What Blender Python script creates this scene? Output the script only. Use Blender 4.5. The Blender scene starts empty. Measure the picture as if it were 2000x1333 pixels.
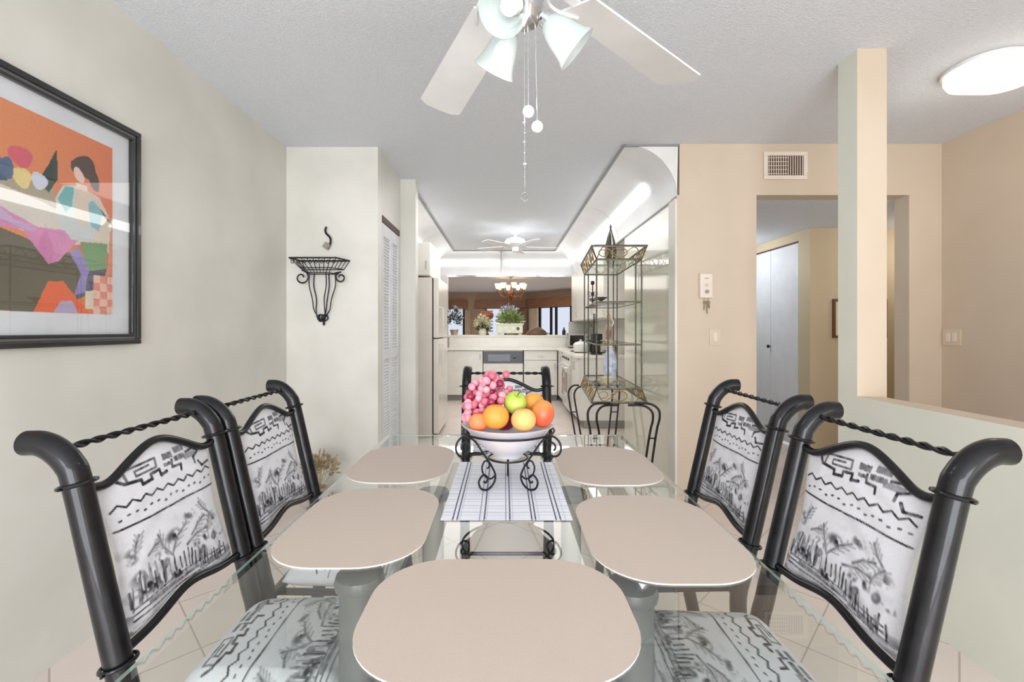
import bpy, math, random
import numpy as np
from mathutils import Vector, Matrix
random.seed(7)
PI = math.pi
C = bpy.context.scene.collection
MAT = {}

# ------------------------------------------------------------------ materials
def lin(c):
    return tuple(((v/255)/12.92 if v/255 <= .04045 else ((v/255+.055)/1.055)**2.4) for v in c)

def pm(name, rgb, rough=.5, metal=0, rgb2=None, scale=6, bump=0, bscale=40, detail=4, emis=None, estr=0,
       spec=.5, trans=0, alpha=1, coat=0, stretch=None):
    """procedural principled material: two close tones mixed by noise, optional noise bump"""
    m = bpy.data.materials.new(name); m.use_nodes = True
    nt = m.node_tree; b = nt.nodes['Principled BSDF']
    b.inputs['Roughness'].default_value = rough
    b.inputs['Metallic'].default_value = metal
    b.inputs['Specular IOR Level'].default_value = spec
    b.inputs['Transmission Weight'].default_value = trans
    b.inputs['Alpha'].default_value = alpha
    b.inputs['Coat Weight'].default_value = coat
    tc = nt.nodes.new('ShaderNodeTexCoord'); vec = tc.outputs['Object']
    if stretch:
        mp = nt.nodes.new('ShaderNodeMapping'); mp.inputs['Scale'].default_value = stretch
        nt.links.new(vec, mp.inputs['Vector']); vec = mp.outputs['Vector']
    n = nt.nodes.new('ShaderNodeTexNoise'); n.inputs['Scale'].default_value = scale
    n.inputs['Detail'].default_value = detail
    nt.links.new(vec, n.inputs['Vector'])
    mx = nt.nodes.new('ShaderNodeMix'); mx.data_type = 'RGBA'
    a = lin(rgb); c2 = lin(rgb2) if rgb2 else tuple(v*.93 for v in a)
    mx.inputs[6].default_value = (*a, 1); mx.inputs[7].default_value = (*c2, 1)
    rp = nt.nodes.new('ShaderNodeMapRange'); rp.inputs[1].default_value = .35; rp.inputs[2].default_value = .65
    nt.links.new(n.outputs['Fac'], rp.inputs[0]); nt.links.new(rp.outputs[0], mx.inputs[0])
    nt.links.new(mx.outputs[2], b.inputs['Base Color'])
    if emis:
        b.inputs['Emission Color'].default_value = (*lin(emis), 1); b.inputs['Emission Strength'].default_value = estr
    if bump:
        n2 = nt.nodes.new('ShaderNodeTexNoise'); n2.inputs['Scale'].default_value = bscale; n2.inputs['Detail'].default_value = 3
        nt.links.new(vec, n2.inputs['Vector'])
        bp = nt.nodes.new('ShaderNodeBump'); bp.inputs['Strength'].default_value = bump; bp.inputs['Distance'].default_value = .01
        nt.links.new(n2.outputs['Fac'], bp.inputs['Height']); nt.links.new(bp.outputs[0], b.inputs['Normal'])
    MAT[name] = m
    return m

def glass(name, rgb, ior=1.5, rough=.0, gmul=1.0):
    """thin clear glass: see-through with a true Fresnel reflection"""
    m = bpy.data.materials.new(name); m.use_nodes = True
    nt = m.node_tree; nt.nodes.clear()
    o = nt.nodes.new('ShaderNodeOutputMaterial'); mix = nt.nodes.new('ShaderNodeMixShader')
    t = nt.nodes.new('ShaderNodeBsdfTransparent'); t.inputs[0].default_value = (*rgb, 1)
    g = nt.nodes.new('ShaderNodeBsdfGlossy'); g.inputs['Roughness'].default_value = rough
    f = nt.nodes.new('ShaderNodeFresnel'); f.inputs[0].default_value = ior
    mu = nt.nodes.new('ShaderNodeMath'); mu.operation = 'MULTIPLY'; mu.inputs[1].default_value = gmul; mu.use_clamp = True
    ge = nt.nodes.new('ShaderNodeNewGeometry'); inv = nt.nodes.new('ShaderNodeMath'); inv.operation = 'SUBTRACT'; inv.inputs[0].default_value = 1
    m2 = nt.nodes.new('ShaderNodeMath'); m2.operation = 'MULTIPLY'     # reflect on the entering face only
    nt.links.new(ge.outputs['Backfacing'], inv.inputs[1]); nt.links.new(f.outputs[0], mu.inputs[0])
    nt.links.new(mu.outputs[0], m2.inputs[0]); nt.links.new(inv.outputs[0], m2.inputs[1]); nt.links.new(m2.outputs[0], mix.inputs[0])
    nt.links.new(t.outputs[0], mix.inputs[1]); nt.links.new(g.outputs[0], mix.inputs[2])
    nt.links.new(mix.outputs[0], o.inputs[0]); MAT[name] = m
    return m

def attr_mat(name, attr, rough=.8, nscale=300, namt=.12, bump=.15, spec=.3):
    """print material: colours woven into the cloth/paper (mesh attribute) plus fine procedural grain"""
    m = bpy.data.materials.new(name); m.use_nodes = True
    nt = m.node_tree; b = nt.nodes['Principled BSDF']; b.inputs['Roughness'].default_value = rough
    b.inputs['Specular IOR Level'].default_value = spec
    a = nt.nodes.new('ShaderNodeAttribute'); a.attribute_name = attr
    tc = nt.nodes.new('ShaderNodeTexCoord'); n = nt.nodes.new('ShaderNodeTexNoise'); n.inputs['Scale'].default_value = nscale
    nt.links.new(tc.outputs['Object'], n.inputs['Vector'])
    mr = nt.nodes.new('ShaderNodeMapRange'); mr.inputs[3].default_value = 1-namt; mr.inputs[4].default_value = 1+namt
    nt.links.new(n.outputs['Fac'], mr.inputs[0])
    mx = nt.nodes.new('ShaderNodeMix'); mx.data_type = 'RGBA'; mx.blend_type = 'MULTIPLY'; mx.inputs[0].default_value = 1
    nt.links.new(a.outputs['Color'], mx.inputs[6]); nt.links.new(mr.outputs[0], mx.inputs[7])
    nt.links.new(mx.outputs[2], b.inputs['Base Color'])
    bp = nt.nodes.new('ShaderNodeBump'); bp.inputs['Strength'].default_value = bump; bp.inputs['Distance'].default_value = .002
    nt.links.new(n.outputs['Fac'], bp.inputs['Height']); nt.links.new(bp.outputs[0], b.inputs['Normal'])
    MAT[name] = m
    return m

def emit(name, rgb, s):
    m = bpy.data.materials.new(name); m.use_nodes = True
    nt = m.node_tree; nt.nodes.clear()
    o = nt.nodes.new('ShaderNodeOutputMaterial'); e = nt.nodes.new('ShaderNodeEmission')
    e.inputs[0].default_value = (*lin(rgb), 1); e.inputs[1].default_value = s
    nt.links.new(e.outputs[0], o.inputs[0]); MAT[name] = m
    return m

def tile_mat():
    m = bpy.data.materials.new('floor_tile'); m.use_nodes = True
    nt = m.node_tree; b = nt.nodes['Principled BSDF']; b.inputs['Roughness'].default_value = .28
    tc = nt.nodes.new('ShaderNodeTexCoord'); mp = nt.nodes.new('ShaderNodeMapping')
    mp.inputs['Rotation'].default_value = (0, 0, PI/4)
    nt.links.new(tc.outputs['Object'], mp.inputs['Vector'])
    br = nt.nodes.new('ShaderNodeTexBrick'); br.offset = 0; br.squash = 1
    br.inputs['Scale'].default_value = 1; br.inputs['Brick Width'].default_value = .42; br.inputs['Row Height'].default_value = .42
    br.inputs['Mortar Size'].default_value = .0035; br.inputs['Mortar Smooth'].default_value = .2
    br.inputs['Color1'].default_value = (*lin((233, 219, 210)), 1); br.inputs['Color2'].default_value = (*lin((228, 213, 205)), 1)
    br.inputs['Mortar'].default_value = (*lin((188, 172, 164)), 1)
    nt.links.new(mp.outputs[0], br.inputs['Vector'])
    n = nt.nodes.new('ShaderNodeTexNoise'); n.inputs['Scale'].default_value = 4; n.inputs['Detail'].default_value = 6
    nt.links.new(tc.outputs['Object'], n.inputs['Vector'])
    mr = nt.nodes.new('ShaderNodeMapRange'); mr.inputs[3].default_value = .93; mr.inputs[4].default_value = 1.05
    nt.links.new(n.outputs['Fac'], mr.inputs[0])
    mx = nt.nodes.new('ShaderNodeMix'); mx.data_type = 'RGBA'; mx.blend_type = 'MULTIPLY'; mx.inputs[0].default_value = 1
    nt.links.new(br.outputs['Color'], mx.inputs[6]); nt.links.new(mr.outputs[0], mx.inputs[7])
    nt.links.new(mx.outputs[2], b.inputs['Base Color'])
    MAT['tile'] = m
tile_mat()
pm('ceiling', (226, 231, 238), .9, rgb2=(220, 225, 232), scale=90, bump=.5, bscale=130)
pm('plaster', (224, 222, 215), .38, rgb2=(212, 211, 203), scale=2.2, detail=8, bump=.06, bscale=9, spec=.35)
pm('plaster_light', (230, 228, 221), .4, rgb2=(216, 214, 206), scale=2.2, detail=8, bump=.06, bscale=9)
pm('sage', (223, 223, 210), .5, rgb2=(214, 216, 203), scale=2.5, detail=8)
pm('beige', (213, 197, 178), .6, rgb2=(207, 190, 170), scale=1.5, bump=.05, bscale=60)
pm('hall_tan', (208, 190, 160), .6, rgb2=(202, 184, 152), scale=1.5)
pm('laminate', (226, 224, 208), .12, rgb2=(218, 215, 198), scale=1.2, coat=.5)
pm('cove', (238, 239, 241), .35, rgb2=(233, 234, 237), scale=3)
pm('trim_grey', (150, 150, 150), .5)
pm('white_paint', (236, 236, 234), .45)
pm('door_white', (228, 230, 234), .5)
pm('black_iron', (34, 34, 38), .33, .55, rgb2=(22, 22, 25), scale=20, coat=.25)
pm('dark_iron', (52, 50, 56), .42, .6, rgb2=(36, 34, 38), scale=30)
pm('pewter', (112, 108, 94), .4, .7, rgb2=(84, 82, 74), scale=40)
pm('brass_gilt', (176, 150, 96), .35, .8, rgb2=(150, 130, 90), scale=40)
pm('wire_iron', (56, 58, 66), .45, .5)
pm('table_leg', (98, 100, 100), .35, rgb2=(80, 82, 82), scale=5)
pm('table_leg_far_glare', (150, 146, 134), .35)  # paler than the near legs: tabletop reflection put into the colour
pm('placemat', (206, 192, 180), .75, rgb2=(200, 184, 172), scale=400, bump=.12, bscale=500, stretch=(1, 3, 1))
pm('placemat_edge', (236, 234, 228), .6)
pm('frame_black', (44, 44, 46), .3, rgb2=(30, 30, 32), coat=.4)
pm('frame_silver', (120, 120, 122), .3, .6)
pm('mat_board', (232, 236, 242), .8)
pm('fridge', (226, 219, 211), .22, rgb2=(220, 213, 205))
pm('gasket', (50, 44, 42), .6)
pm('cabinet', (232, 228, 220), .3)
pm('cab_gap', (150, 146, 140), .6)
pm('counter', (238, 234, 224), .25, rgb2=(230, 225, 214), scale=30)
pm('bar_top', (226, 218, 204), .3)
pm('dark_plastic', (70, 72, 78), .3)
pm('black_plastic', (18, 18, 20), .2)
pm('blue_grey_panel', (118, 122, 134), .25)
pm('chrome', (205, 205, 208), .15, .95)
pm('mirror_trim', (210, 208, 204), .08, .95)
pm('backsplash', (208, 204, 194), .3)
pm('fan_white', (240, 240, 240), .35)
pm('bowl_ceramic', (226, 212, 208), .3, rgb2=(206, 204, 214), scale=9, coat=.3)
pm('orange_peel', (238, 164, 74), .45, rgb2=(230, 150, 60), scale=8, bump=.25, bscale=160)
pm('peach_skin', (250, 196, 120), .55, rgb2=(246, 180, 110), scale=7)
pm('apricot_skin', (248, 158, 92), .55, rgb2=(242, 128, 84), scale=12)
pm('apple_green', (166, 192, 70), .35, rgb2=(190, 206, 100), scale=10)
pm('mango_skin', (240, 168, 78), .4, rgb2=(214, 84, 62), scale=5)
pm('grape_skin', (222, 138, 152), .35, rgb2=(196, 92, 116), scale=16)
pm('grape_pale', (234, 176, 186), .35, rgb2=(220, 140, 156), scale=16)
pm('grape_dark', (176, 50, 84), .3, rgb2=(120, 30, 60), scale=16)
pm('stem_brown', (96, 74, 50), .7)
pm('planter_white', (232, 232, 214), .4, rgb2=(214, 216, 190), scale=14)
pm('leaf', (108, 138, 70), .5, rgb2=(150, 172, 106), scale=12)
pm('leaf_pale', (176, 184, 130), .5, rgb2=(206, 204, 168), scale=14)
pm('leaf_dark', (44, 62, 40), .5, rgb2=(70, 84, 54), scale=14)
pm('flower_cream', (226, 206, 160), .6, rgb2=(238, 226, 204), scale=14)
pm('flower_violet', (158, 152, 186), .6, rgb2=(210, 208, 226), scale=14)
pm('dried', (196, 180, 150), .8, rgb2=(150, 128, 96), scale=30)
pm('terracotta', (166, 92, 58), .6, rgb2=(146, 76, 44), scale=8)
pm('wood', (150, 108, 76), .5, rgb2=(130, 90, 62), scale=4, stretch=(1, 1, 12))
pm('wood_dark', (112, 78, 58), .5, rgb2=(96, 64, 46), scale=4)
pm('far_wall', (196, 174, 150), .7)
pm('drape', (222, 206, 186), .8, rgb2=(206, 188, 166), scale=3, stretch=(14, 1, 1))
pm('far_blind', (176, 182, 206), .6, rgb2=(206, 210, 226), scale=3, stretch=(1, 1, 9))
pm('bronze', (134, 84, 54), .4, .5, rgb2=(110, 62, 40), scale=30)
pm('plate_white', (236, 224, 210), .45)
pm('plate_tan', (222, 204, 182), .5)
pm('vent_dark', (92, 72, 60), .7)
pm('key_metal', (150, 140, 120), .35, .8)
pm('stone_taupe', (160, 150, 142), .6, rgb2=(140, 130, 122), scale=20)
pm('white_glaze', (232, 230, 226), .3)
pm('blue_glaze', (150, 164, 206), .35, rgb2=(226, 230, 240), scale=18)
pm('brown_glaze', (134, 96, 78), .4, rgb2=(206, 186, 170), scale=14)
pm('towel_brown', (150, 104, 84), .85, rgb2=(214, 196, 180), scale=30)
pm('steel', (186, 184, 178), .3, .8)
pm('night_glass', (40, 34, 30), .1)
pm('socket_black', (20, 20, 20), .4)
glass('tabletop_glass', (.93, .955, .935), 1.5, gmul=1.9)
glass('shelf_glass', (.92, .955, .93), 1.5)
glass('picture_glass', (1, 1, 1), 1.55, gmul=1.6)
glass('crystal', (.93, .95, .96), 2.2)
pm('glass_edge', (176, 206, 192), .08, spec=.8, alpha=.75)
emit('tube_glow', (255, 255, 252), 6)
emit('bulb_glow', (255, 253, 248), 2.2)
emit('candle_glow', (255, 226, 170), 5)
emit('day_glow', (226, 234, 250), .95)
pm('frosted', (196, 206, 205), .12, emis=(235, 245, 248), estr=.03, alpha=.7)
pm('lamp_diffuser', (255, 246, 230), .4, emis=(255, 240, 218), estr=1.1)
pm('warm_shade', (255, 236, 200), .4, emis=(255, 222, 165), estr=1.6)

# ------------------------------------------------------------------ mesh builder
class MB:
    def __init__(s): s.v = []; s.f = []; s.mi = []; s.cur = 0
    def add(s, vs, fs, M=None):
        o = len(s.v)
        for p in vs:
            s.v.append(tuple(M @ Vector(p)) if M is not None else tuple(p))
        for f in fs: s.f.append(tuple(i+o for i in f)); s.mi.append(s.cur)
        return s
    def box(s, a, b, M=None):
        x0, y0, z0 = a; x1, y1, z1 = b
        x0, x1 = min(x0, x1), max(x0, x1); y0, y1 = min(y0, y1), max(y0, y1); z0, z1 = min(z0, z1), max(z0, z1)
        return s.add([(x0,y0,z0),(x1,y0,z0),(x1,y1,z0),(x0,y1,z0),(x0,y0,z1),(x1,y0,z1),(x1,y1,z1),(x0,y1,z1)],
                     [(0,3,2,1),(4,5,6,7),(0,1,5,4),(1,2,6,5),(2,3,7,6),(3,0,4,7)], M)
    def tube(s, path, r, n=8, closed=False, cap=True, twist=0, flat=1.0, M=None):
        P = [Vector(p) for p in path]; m = len(P)
        if m < 2: return s
        R = r if isinstance(r, (list, tuple)) else [r]*m
        T = []
        for i in range(m):
            a = P[(i-1) % m] if (closed or i > 0) else P[i]
            b = P[(i+1) % m] if (closed or i < m-1) else P[i]
            t = (b-a); T.append(t.normalized() if t.length > 1e-9 else Vector((0,0,1)))
        up = Vector((0,0,1)) if abs(T[0].z) < .9 else Vector((1,0,0))
        nrm = (up - T[0]*up.dot(T[0])).normalized()
        vs = []; fs = []
        for i in range(m):
            nrm = (nrm - T[i]*nrm.dot(T[i]))
            nrm = nrm.normalized() if nrm.length > 1e-9 else T[i].orthogonal().normalized()
            bi = T[i].cross(nrm)
            for k in range(n):
                a = 2*PI*k/n
                cx, cy = math.cos(a), math.sin(a)*flat
                ta = twist*i/(m-1)
                cx, cy = cx*math.cos(ta)-cy*math.sin(ta), cx*math.sin(ta)+cy*math.cos(ta)
                vs.append(P[i] + (nrm*cx + bi*cy)*R[i])
        for i in range(m if closed else m-1):
            j = (i+1) % m
            for k in range(n):
                fs.append((i*n+k, i*n+(k+1) % n, j*n+(k+1) % n, j*n+k))
        if cap and not closed:
            fs.append(tuple(range(n-1, -1, -1))); fs.append(tuple((m-1)*n+k for k in range(n)))
        return s.add(vs, fs, M)
    def lathe(s, prof, n=24, M=None, cap=False):
        vs = []; fs = []; m = len(prof)
        for r, z in prof:
            for k in range(n): vs.append((r*math.cos(2*PI*k/n), r*math.sin(2*PI*k/n), z))
        for i in range(m-1):
            for k in range(n): fs.append((i*n+k, i*n+(k+1) % n, (i+1)*n+(k+1) % n, (i+1)*n+k))
        if cap: fs.append(tuple(range(n-1, -1, -1))); fs.append(tuple((m-1)*n+k for k in range(n)))
        return s.add(vs, fs, M)
    def sphere(s, c, r, n=14, sq=(1,1,1), M=None):
        prof = [(max(1e-4, math.sin(PI*i/(n//2+1)))*r, -math.cos(PI*i/(n//2+1))*r) for i in range(n//2+2)]
        T = Matrix.Translation(c) @ Matrix.Diagonal((*sq, 1))
        return s.lathe(prof, n, (M @ T) if M is not None else T)
    def prism(s, pts, z0, z1, M=None):
        n = len(pts)
        vs = [(x, y, z0) for x, y in pts] + [(x, y, z1) for x, y in pts]
        fs = [tuple(range(n-1, -1, -1)), tuple(range(n, 2*n))] + [(i, (i+1) % n, (i+1) % n+n, i+n) for i in range(n)]
        return s.add(vs, fs, M)
    def build(s, name, mats, parent=None, smooth=False, bevel=0, loc=None, label=None):
        me = bpy.data.meshes.new(name)
        me.from_pydata(s.v, [], s.f)
        mats = mats if isinstance(mats, (list, tuple)) else [mats]
        for m in mats: me.materials.append(MAT[m] if isinstance(m, str) else m)
        me.polygons.foreach_set('material_index', s.mi)
        if smooth:
            me.polygons.foreach_set('use_smooth', [True]*len(me.polygons))
            try: me.set_sharp_from_angle(angle=math.radians(40))
            except Exception: pass
        me.update()
        o = bpy.data.objects.new(name, me); C.objects.link(o)
        if loc: o.location = loc
        if parent: o.parent = parent
        if label: o['label'] = label
        if bevel:
            b = o.modifiers.new('bevel', 'BEVEL'); b.width = bevel; b.segments = 3; b.limit_method = 'ANGLE'
        return o

def tag(o, label, cat, group=None, kind=None):
    o['label'] = label; o['category'] = cat
    if group: o['group'] = group
    if kind: o['kind'] = kind
    return o
def empty(name, label, cat, loc=(0,0,0), rz=0, group=None):
    o = bpy.data.objects.new(name, None); C.objects.link(o)
    o.location = loc; o.rotation_euler = (0,0,rz); o.empty_display_size = .05
    return tag(o, label, cat, group)
def struct(name, mb, mat, label=None, **k):
    o = mb.build(name, mat, **k); o['kind'] = 'structure'
    if label: o['label'] = label
    return o
def copy_tree(o, parent=None):
    c = o.copy(); C.objects.link(c)
    if parent: c.parent = parent
    for ch in list(o.children): copy_tree(ch, c)
    return c
def cr(pts, k=6):
    """Catmull-Rom through the points"""
    P = [Vector(p) for p in pts]; out = []
    for i in range(len(P)-1):
        p0 = P[max(i-1, 0)]; p1 = P[i]; p2 = P[i+1]; p3 = P[min(i+2, len(P)-1)]
        for j in range(k):
            t = j/k
            out.append(.5*((2*p1)+(-p0+p2)*t+(2*p0-5*p1+4*p2-p3)*t*t+(-p0+3*p1-3*p2+p3)*t**3))
    out.append(P[-1]); return out
def spiral(cx, cz, r0, r1, a0, turns, n=22, y=0):
    return [Vector((cx+(r0+(r1-r0)*i/n)*math.cos(a0+turns*2*PI*i/n), y, cz+(r0+(r1-r0)*i/n)*math.sin(a0+turns*2*PI*i/n))) for i in range(n+1)]
def RZ(a): return Matrix.Rotation(a, 4, 'Z')
def T(*p): return Matrix.Translation(p)
def rrect(w, h, r, n=10, cx=0, cy=0):
    out = []
    for (sx, sy, a0) in ((1,1,0), (-1,1,PI/2), (-1,-1,PI), (1,-1,1.5*PI)):
        for i in range(n+1):
            a = a0+PI/2*i/n
            out.append((cx+sx*(w/2-r)+r*math.cos(a), cy+sy*(h/2-r)+r*math.sin(a)))
    return out

H = 2.65
# ------------------------------------------------------------------ the setting
struct('floor', MB().box((-4.5,-2.7,-.1), (6,16,0)), 'tile', 'pale pinkish ceramic floor tiles laid on the diagonal')
struct('ceiling', MB().box((-1.8,-2.6,H), (3.45,8.7,H+.1)), 'ceiling', 'white textured ceiling')
struct('wall_left', MB().box((-1.8,-2.6,0), (-1.675,3.5,H)), 'plaster')
struct('wall_back_left', MB().box((-1.8,3.5,0), (-.972,3.6,H)), 'plaster_light')
w = MB(); w.box((-1.052,3.6,2.16), (-.972,4.25,H)); w.box((-1.052,3.6,0), (-.972,3.62,2.16)); w.box((-1.052,4.2,0), (-.972,4.25,2.16))
struct('wall_closet', w, 'plaster')
struct('wall_stub', MB().box((-1.8,4.25,0), (-.828,4.37,H)), 'plaster')
struct('wall_kitchen_left', MB().box((-1.72,4.37,0), (-1.6,8.5,H)), 'plaster')
w = MB(); w.box((1.303,3.571,0), (1.42,4.93,2.249))
struct('wall_kitchen_right', w, 'laminate', 'glossy pale laminate side wall of the kitchen')
w = MB(); w.box((1.6,4.93,0), (1.72,8.5,H)); w.box((1.42,4.81,0), (1.62,4.93,H))
struct('wall_kitchen_rear', w, 'plaster')
struct('wall_soffit', MB().box((1.325,3.57,2.25), (1.6,8.6,H)).box((-1.6,4.37,2.25), (-1.325,8.6,H)), 'white_paint')
# beige wall with the hall opening
w = MB(); w.box((1.304,3.44,0), (1.906,3.57,2.263)); w.box((3.06,3.44,0), (3.306,3.57,2.263)); w.box((1.325,3.44,2.263), (3.306,3.57,H))
struct('wall_back', w, 'beige')
struct('wall_right', MB().box((3.306,-2.6,0), (3.43,3.57,H)), 'beige')
# half-height wall and pillar : dining side sage plaster, rest beige
def two_tone(name, a, b):
    m = MB(); m.box(a, b); m.mi = [1, 1, 1, 1, 1, 0]
    o = struct(name, m, ['sage', 'beige']); return o
two_tone('wall_half', (1.76,-2.5,0), (1.885,2.27,.912))
two_tone('wall_pillar', (1.76,2.27,0), (1.908,2.40,H))
# wall behind the camera with a wide sliding window
w = MB(); w.box((-1.8,-2.6,0), (-1.45,-2.5,H)); w.box((1.55,-2.6,0), (3.43,-2.5,H)); w.box((-1.45,-2.6,2.3), (1.55,-2.5,H))
struct('wall_front', w, 'plaster')
win = bpy.data.objects.new('window_1', None); C.objects.link(win); win['kind'] = 'structure'
f = MB()
for x in (-1.43, .05, 1.53): f.box((x-.03,-2.58,0), (x+.03,-2.52,2.3))
f.box((-1.45,-2.58,2.24), (1.55,-2.52,2.3)); f.box((-1.45,-2.58,0), (1.55,-2.52,.05))
f.build('window_frame', 'frame_black', win)
MB().box((-1.4,-2.552,.05), (1.5,-2.548,2.24)).build('window_pane', 'picture_glass', win)
# hall beyond the opening
struct('ceiling_hall', MB().box((1.62,3.57,2.263), (5.2,8.6,2.36)), 'ceiling')
struct('wall_hall_facing', MB().box((3.07,4.57,0), (5.2,4.68,2.263)), 'hall_tan')
w = MB(); w.box((3.07,4.68,0), (3.17,4.75,2.263)); w.box((3.07,4.75,2.17), (3.17,6.75,2.263)); w.box((3.07,6.75,0), (3.17,8.6,2.263))
struct('wall_hall_closet', w, 'hall_tan')
struct('wall_hall_end', MB().box((1.72,8.6,0), (3.3,8.7,2.263)), 'hall_tan')
struct('wall_hall_right', MB().box((5.1,3.5,0), (5.2,4.6,2.263)).box((3.43,3.46,0), (5.2,3.57,2.263)), 'hall_tan')
# back wall of the kitchen with the pass-through, and the room beyond
w = MB(); w.box((-1.72,8.5,0), (-1.06,8.62,H)); w.box((1.3,8.5,0), (1.72,8.62,H)); w.box((-1.06,8.5,0), (1.3,8.62,1.1)); w.box((-1.06,8.5,2.25), (1.3,8.62,H))
struct('wall_kitchen_back', w, 'cabinet')
struct('ceiling_living', MB().box((-4.4,8.7,2.45), (4,15.2,2.55)).box((-4.4,8.62,2.45), (-1.75,8.7,2.55)), 'ceiling')
struct('wall_living_back', MB().box((-4.4,15,0), (.75,15.1,2.45)), 'far_wall')
a = Vector((.75,15,0)); b = Vector((2.6,12.9,0)); d = (b-a).normalized(); nn = Vector((d.y,-d.x,0))
w = MB(); w.prism([(a.x,a.y),(b.x,b.y),(b.x-nn.x*.1,b.y-nn.y*.1),(a.x-nn.x*.1,a.y-nn.y*.1)], 0, 2.45)
struct('wall_living_right', w, 'far_wall')
struct('wall_living_left', MB().box((-4.5,8.62,0), (-4.4,15.1,2.45)), 'far_wall')
struct('wall_living_side', MB().box((2.6,8.62,0), (2.7,12.95,2.45)), 'far_wall')
struct('wall_living_near', MB().box((-4.4,8.62,0), (-1.75,8.7,2.45)).box((1.75,8.62,0), (2.6,8.7,2.45)), 'far_wall')
def far_window(name, M, x0, x1, z0, z1, bars, blind=True, rail=True):
    r = bpy.data.objects.new(name, None); C.objects.link(r); r['kind'] = 'structure'; r.matrix_world = M
    MB().box((x0,-.02,z0), (x1,-.005,z1)).build('window_pane', 'day_glow', r)
    f = MB()
    for x in bars: f.box((x-.035,-.07,z0), (x+.035,-.02,z1))
    f.box((x0,-.06,z1-.04), (x1,-.02,z1)); f.box((x0,-.06,z0), (x1,-.02,z0+.05))
    f.build('window_frame', 'black_plastic', r)
    if blind:
        s = MB()
        for i in range(9): s.box((x0+.03,-.045,z0+.15+i*.11), (x0+.62*(x1-x0)*.6,-.03,z0+.20+i*.11))
        s.build('window_blind', 'far_blind', r)
    return r
far_window('window_2', T(0,15,0), -1.95, -1.3, .9, 1.95, (-1.92,-1.33), False)
far_window('window_3', T(0,15,0), -.62, .05, 1.0, 1.95, (-.6,.03), True)
Mr = T(a.x, a.y, 0) @ RZ(math.atan2(d.y, d.x))
far_window('window_4', Mr, .62, 1.95, .05, 1.95, (.64, 1.12, 1.33, 1.93), True)
def tagged(mb, name, mat, label, cat, group=None, **k):
    return tag(mb.build(name, mat, **k), label, cat, group)
tagged(MB().box((-2.1,14.85,1.9), (-1.2,14.99,2.2)), 'valance', 'wood', 'small wooden valance over the far left window', 'valance', bevel=.005)
tagged(MB().box((-.95,14.8,1.93), (.7,14.99,2.2)), 'valance', 'wood', 'long brown valance across the middle of the far wall', 'valance', bevel=.005)
tagged(MB().box((.15,-.2,1.93), (2.2,-.005,2.22), Mr), 'valance', 'wood', 'slanting wooden valance above the black framed sliding window', 'valance', bevel=.005)
def drape(M, x0, x1, label):
    m = MB(); n = 60
    vs = []; fs = []
    for i in range(n+1):
        x = x0+(x1-x0)*i/n; y = -.12-.03*math.sin(i*.9)
        vs += [(x,y,.02), (x,y,1.92), (x,y+.012,.02), (x,y+.012,1.92)]
    for i in range(n):
        o = i*4; fs += [(o,o+4,o+5,o+1), (o+2,o+3,o+7,o+6), (o+1,o+5,o+7,o+3)]
    m.add(vs, fs, M)
    tagged(m, 'curtain', 'drape', label, 'curtain', smooth=True)
drape(Mr, .22, .62, 'pale beige curtain left of the black framed window')
drape(T(0,15,0), -1.05, -.72, 'tan curtain panel beside the middle far window')

# window / door furniture : louvred closet doors
def louvre_panel(w, z0, z1, rails):
    """one bifold leaf in local XZ, thickness along Y, x 0..w"""
    m = MB(); st = .045
    m.box((0,-.014,z0), (st,.014,z1)); m.box((w-st,-.014,z0), (w,.014,z1))
    for (a, b) in rails: m.box((st,-.014,a), (w-st,.014,b))
    gaps = [(rails[i][1], rails[i+1][0]) for i in range(len(rails)-1)]
    for gi, (a, b) in enumerate(gaps):
        n = int((b-a)/.026)
        m.box((st,.009,a), (w-st,.013,b)); m.box((st,-.002,a), (w-st,.0,b))
        for i in range(n):
            zc = a+(i+.5)*(b-a)/n
            m.box((st,-.011,-.0025), (w-st,.011,.0025), T(0,0,zc) @ Matrix.Rotation(math.radians(40), 4, 'X') @ T(0,0,0))
    return m
dr = bpy.data.objects.new('door_1', None); C.objects.link(dr); dr['kind'] = 'structure'; dr['label'] = 'narrow louvred closet bifold door'
dr.location = (-.985,3.625,0); dr.rotation_euler = (0,0,PI/2)
lp = louvre_panel(.283, .02, 2.1, [(.02,.14),(1.0,1.09),(2.0,2.1)]).build('louvred_leaf', 'door_white', dr, loc=(0,0,0))
lp2 = lp.copy(); C.objects.link(lp2); lp2.location = (.29,0,0)
MB().box((0,-.02,2.105), (.573,.02,2.155)).build('track', 'vent_dark', dr)
dr = bpy.data.objects.new('door_2', None); C.objects.link(dr); dr['kind'] = 'structure'; dr['label'] = 'white bifold closet door with louvred tops in the hall'
dr.location = (3.085,4.755,0); dr.rotation_euler = (0,0,PI/2)
for k in range(4):
    l_ = louvre_panel(.49, .02, 2.15, [(.02,.12),(.8,.92),(1.98,2.15)])
    l_.box((.045,-.006,.12), (.445,.006,.8))
    l_.build('louvred_leaf', 'door_white', dr, loc=(k*.497,0,0))
MB().lathe([(.001,0),(.018,.004),(.02,.014),(.01,.02),(.008,.035)], 16, T(.5,.05,1.05) @ Matrix.Rotation(PI/2,4,'X')).build('knob', 'socket_black', dr, smooth=True)
MB().box((0,-.02,2.152), (1.98,.02,2.168)).build('track', 'vent_dark', dr)

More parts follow.
